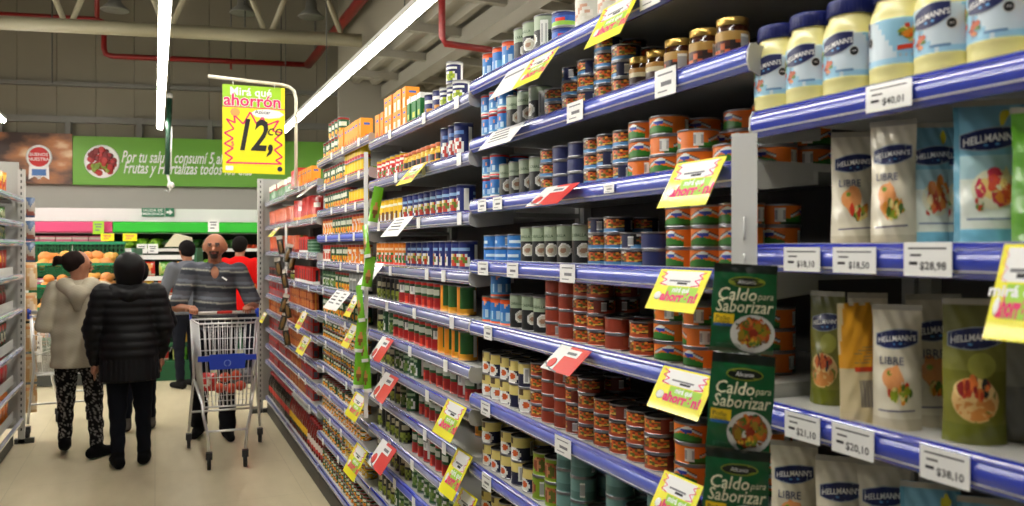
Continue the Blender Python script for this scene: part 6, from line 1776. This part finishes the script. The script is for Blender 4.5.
# ================================================================== TROLLEY
CHR = pm('chrome_wire', (.88, .88, .88), .38, metal=.9); BLUEP = pm('trolley_blue_plastic', (.12, .25, .72), .35, coat=.3); RUB = pm('castor_rubber', (.07, .07, .07), .6)
def trolley(loc, rot, label):
    t = thing('shopping_trolley', label, 'trolley', loc, rot)
    # local: front is -y, handle at y = 0
    def bw(y, z):   # half width of the basket
        f = (-y) / .80
        return (.262 - .070 * f) * (.80 + .20 * (z - .45) / .60)
    yb, yf = -.06, -.78
    zt0, zt1 = 1.04, 1.07
    zb0, zb1 = .55, .46
    def zt(y): return zt0 + (zt1 - zt0) * (-y / .8)
    def zbm(y): return zb0 + (zb1 - zb0) * (-y / .8)
    rimm = MB(); wire = MB()
    def loop(zf, r, mb):
        pts = [(-bw(yb, zf(yb)), yb, zf(yb)), (-bw(yf, zf(yf)), yf, zf(yf)), (bw(yf, zf(yf)), yf, zf(yf)), (bw(yb, zf(yb)), yb, zf(yb)), (-bw(yb, zf(yb)), yb, zf(yb))]
        for a, b_ in zip(pts, pts[1:]): mb.tube([a, b_], r, 6)
    loop(zt, .008, rimm); rimm.obj('basket_rim', CHR, t)
    r2 = MB(); loop(zbm, .007, r2); r2.obj('basket_base_frame', CHR, t)
    for k in (.35, .68): 
        loop(lambda y: zbm(y) + (zt(y) - zbm(y)) * k, .0035, wire)
    for s in (-1, 1):
        for i in range(15):
            y = yb + (yf - yb) * i / 14
            wire.tube([(s * bw(y, zt(y)), y, zt(y)), (s * bw(y, zbm(y)), y, zbm(y))], .0030, 5)
    for y in (yf,):
        for i in range(13):
            u = -1 + 2 * i / 12
            wire.tube([(u * bw(y, zt(y)), y, zt(y)), (u * bw(y, zbm(y)), y, zbm(y))], .0033, 5)
    for i in range(11):
        u = -1 + 2 * i / 10
        wire.tube([(u * bw(yb, zbm(yb)), yb, zbm(yb)), (u * bw(yf, zbm(yf)), yf, zbm(yf))], .0024, 5)
        wire.tube([(u * bw(yb, zt(yb)), yb, zt(yb)), (u * bw(yb, zbm(yb)), yb, zbm(yb))], .0024, 5)
    for i in range(6):
        y = yb + (yf - yb) * i / 5
        wire.tube([(-bw(y, zbm(y)), y, zbm(y)), (bw(y, zbm(y)), y, zbm(y))], .0024, 5)
    o = wire.obj('basket_wires', CHR, t); o['kind'] = 'stuff'
    # child seat flap
    cs = MB()
    for i in range(9):
        x = -.15 + .3 * i / 8; cs.tube([(x, yb - .02, .98), (x, yb - .14, .76)], .0028, 5)
    cs.tube([(-.16, yb - .02, .98), (.16, yb - .02, .98)], .005, 6); cs.tube([(-.16, yb - .14, .76), (.16, yb - .14, .76)], .005, 6)
    cs.obj('child_seat', CHR, t)
    # blue plate on the front
    zc_ = .79
    pl = MB(); pl.prism([(-.12, zc_ - .055), (.12, zc_ - .055), (.13, zc_ + .04), (.12, zc_ + .055), (-.12, zc_ + .055), (-.13, zc_ + .04)], yf - .016, yf - .006); pl.obj('blue_plate', BLUEP, t)
    ring = MB(); ring.tube([(.022 * cos(a), yf - .018, zc_ - .01 + .022 * sin(a)) for a in np.linspace(0, 2 * PI, 17)], .003, 5); ring.obj('round_mark', pm('mark_pale_blue', (.5, .6, .85), .4), t)
    for s in (-1, 1): MB().box((s * .165, yf - .004, zc_ + .025), (.075, .02, .04)).obj('blue_bumper', BLUEP, t)
    # handle
    HY = .045
    MB().tube([(-.24, HY, HZ), (.24, HY, HZ)], .014, 10).obj('handle_bar', pm('handle_grey', (.80, .78, .76), .4), t)
    MB().tube([(-.06, HY, HZ + .001), (.06, HY, HZ + .001)], .0148, 10).obj('handle_label', pm('handle_red', (.72, .15, .12), .4), t)
    for s in (-1, 1):
        MB().tube([(s * .24, HY, HZ), (s * .268, HY, HZ + .004)], .018, 8).obj('handle_end', BLUEP, t)
        MB().tube([(s * .262, HY, HZ + .03), (s * .262, HY - .01, HZ - .05), (s * .255, yb, zt(yb))], .010, 8, 0).obj('handle_arm', BLUEP, t)
        # side frame: from the handle down to the wheels
        MB().tube([(s * .255, yb, zt(yb)), (s * .235, yb - .02, .60), (s * .262, yb + .02, .30), (s * .275, yb + .02, .14)], .011, 8).obj('rear_leg', CHR, t)
        MB().tube([(s * .17, yf + .06, .47), (s * .165, yf + .05, .40), (s * .135, yf + .02, .26), (s * .125, yf, .14)], .011, 8).obj('front_leg', CHR, t)
        MB().tube([(s * .235, yb - .02, .56), (s * .17, yf + .06, .47)], .010, 8).obj('side_rail', CHR, t)
        for (x, y, r_) in ((s * .275, yb + .02, .05), (s * .125, yf, .055)):
            wh = MB(); wh.lathe([(.018, -.013, 0), (r_, -.013, 0), (r_ + .002, 0, 0), (r_, .013, 0), (.018, .013, 0)], 16)
            wh.v = [(vx * 0 + vz, vy, vx) for vx, vy, vz in wh.v]
            w_ = wh.obj('wheel', RUB, t, (x, y + .02, r_ + .0025))
            MB().box((0, -.008, r_ * .65 + .012), (.045, .05, .05)).obj('castor_fork', pm('castor_dark', (.16, .16, .17), .4), w_)
    MB().tube([(-.255, yb, .30), (.255, yb, .30)], .009, 8).obj('cross_bar', CHR, t)
    MB().tube([(-.135, yf + .02, .28), (.135, yf + .02, .28)], .009, 8).obj('cross_bar', CHR, t)
    return t
TX, TY = MX + .05, MY - .44
trolley((TX, TY, 0), R(-3), 'chrome wire shopping trolley with blue plate pushed by the bald man')
trolley((-.70, 7.75, 0), R(180), 'second chrome trolley glimpsed between the two women')
# goods in the trolley
FILM = pm('clear_film', (.92, .92, .92), .12, trans=.85, spec=.6)
def inc(lx, ly, z): 
    a = R(-3); return (TX + cos(a) * lx - sin(a) * ly, TY + sin(a) * lx + cos(a) * ly, z)
TOMB = blob_mesh('tomato', .042, [C(.80, .22, .10), C(.82, .30, .15)], 71, .9, 12, 8, .03)
for i, (lx, ly, z) in enumerate(((-.05, -.55, .52), (.03, -.58, .52), (.10, -.55, .53), (-.01, -.49, .59), (.07, -.48, .60))):
    o = link('tomato', TOMB, loc=inc(lx, ly, z), rotz=i); tag(o, 'tomato in the trolley, %s of the bagged five' % ordw(i), 'tomato', 'tomatoes bagged in the trolley')
o = link('green_packet', bag('green_packet', .22, .10, .06, [C(.20, .50, .15), C(.80, .80, .3), C(.85, .85, .8)], '', 81)['body'], loc=inc(.03, -.42, .70)); tag(o, 'green and cream packet lying above the tomatoes in the trolley', 'packet')
o = link('red_packet', bag('red_packet', .12, .14, .06, [C(.75, .12, .12), C(.85, .8, .75)], '', 82)['body'], loc=inc(-.13, -.45, .525), rotz=R(-15)); tag(o, 'red and white packet at the side of the trolley', 'packet')
o = link('grey_bag', bag('grey_bag', .16, .13, .10, [C(.40, .42, .45), C(.6, .62, .66)], '', 83)['body'], loc=inc(.12, -.32, .54), rotz=R(25)); tag(o, 'greyish plastic bag at the back of the trolley', 'bag')
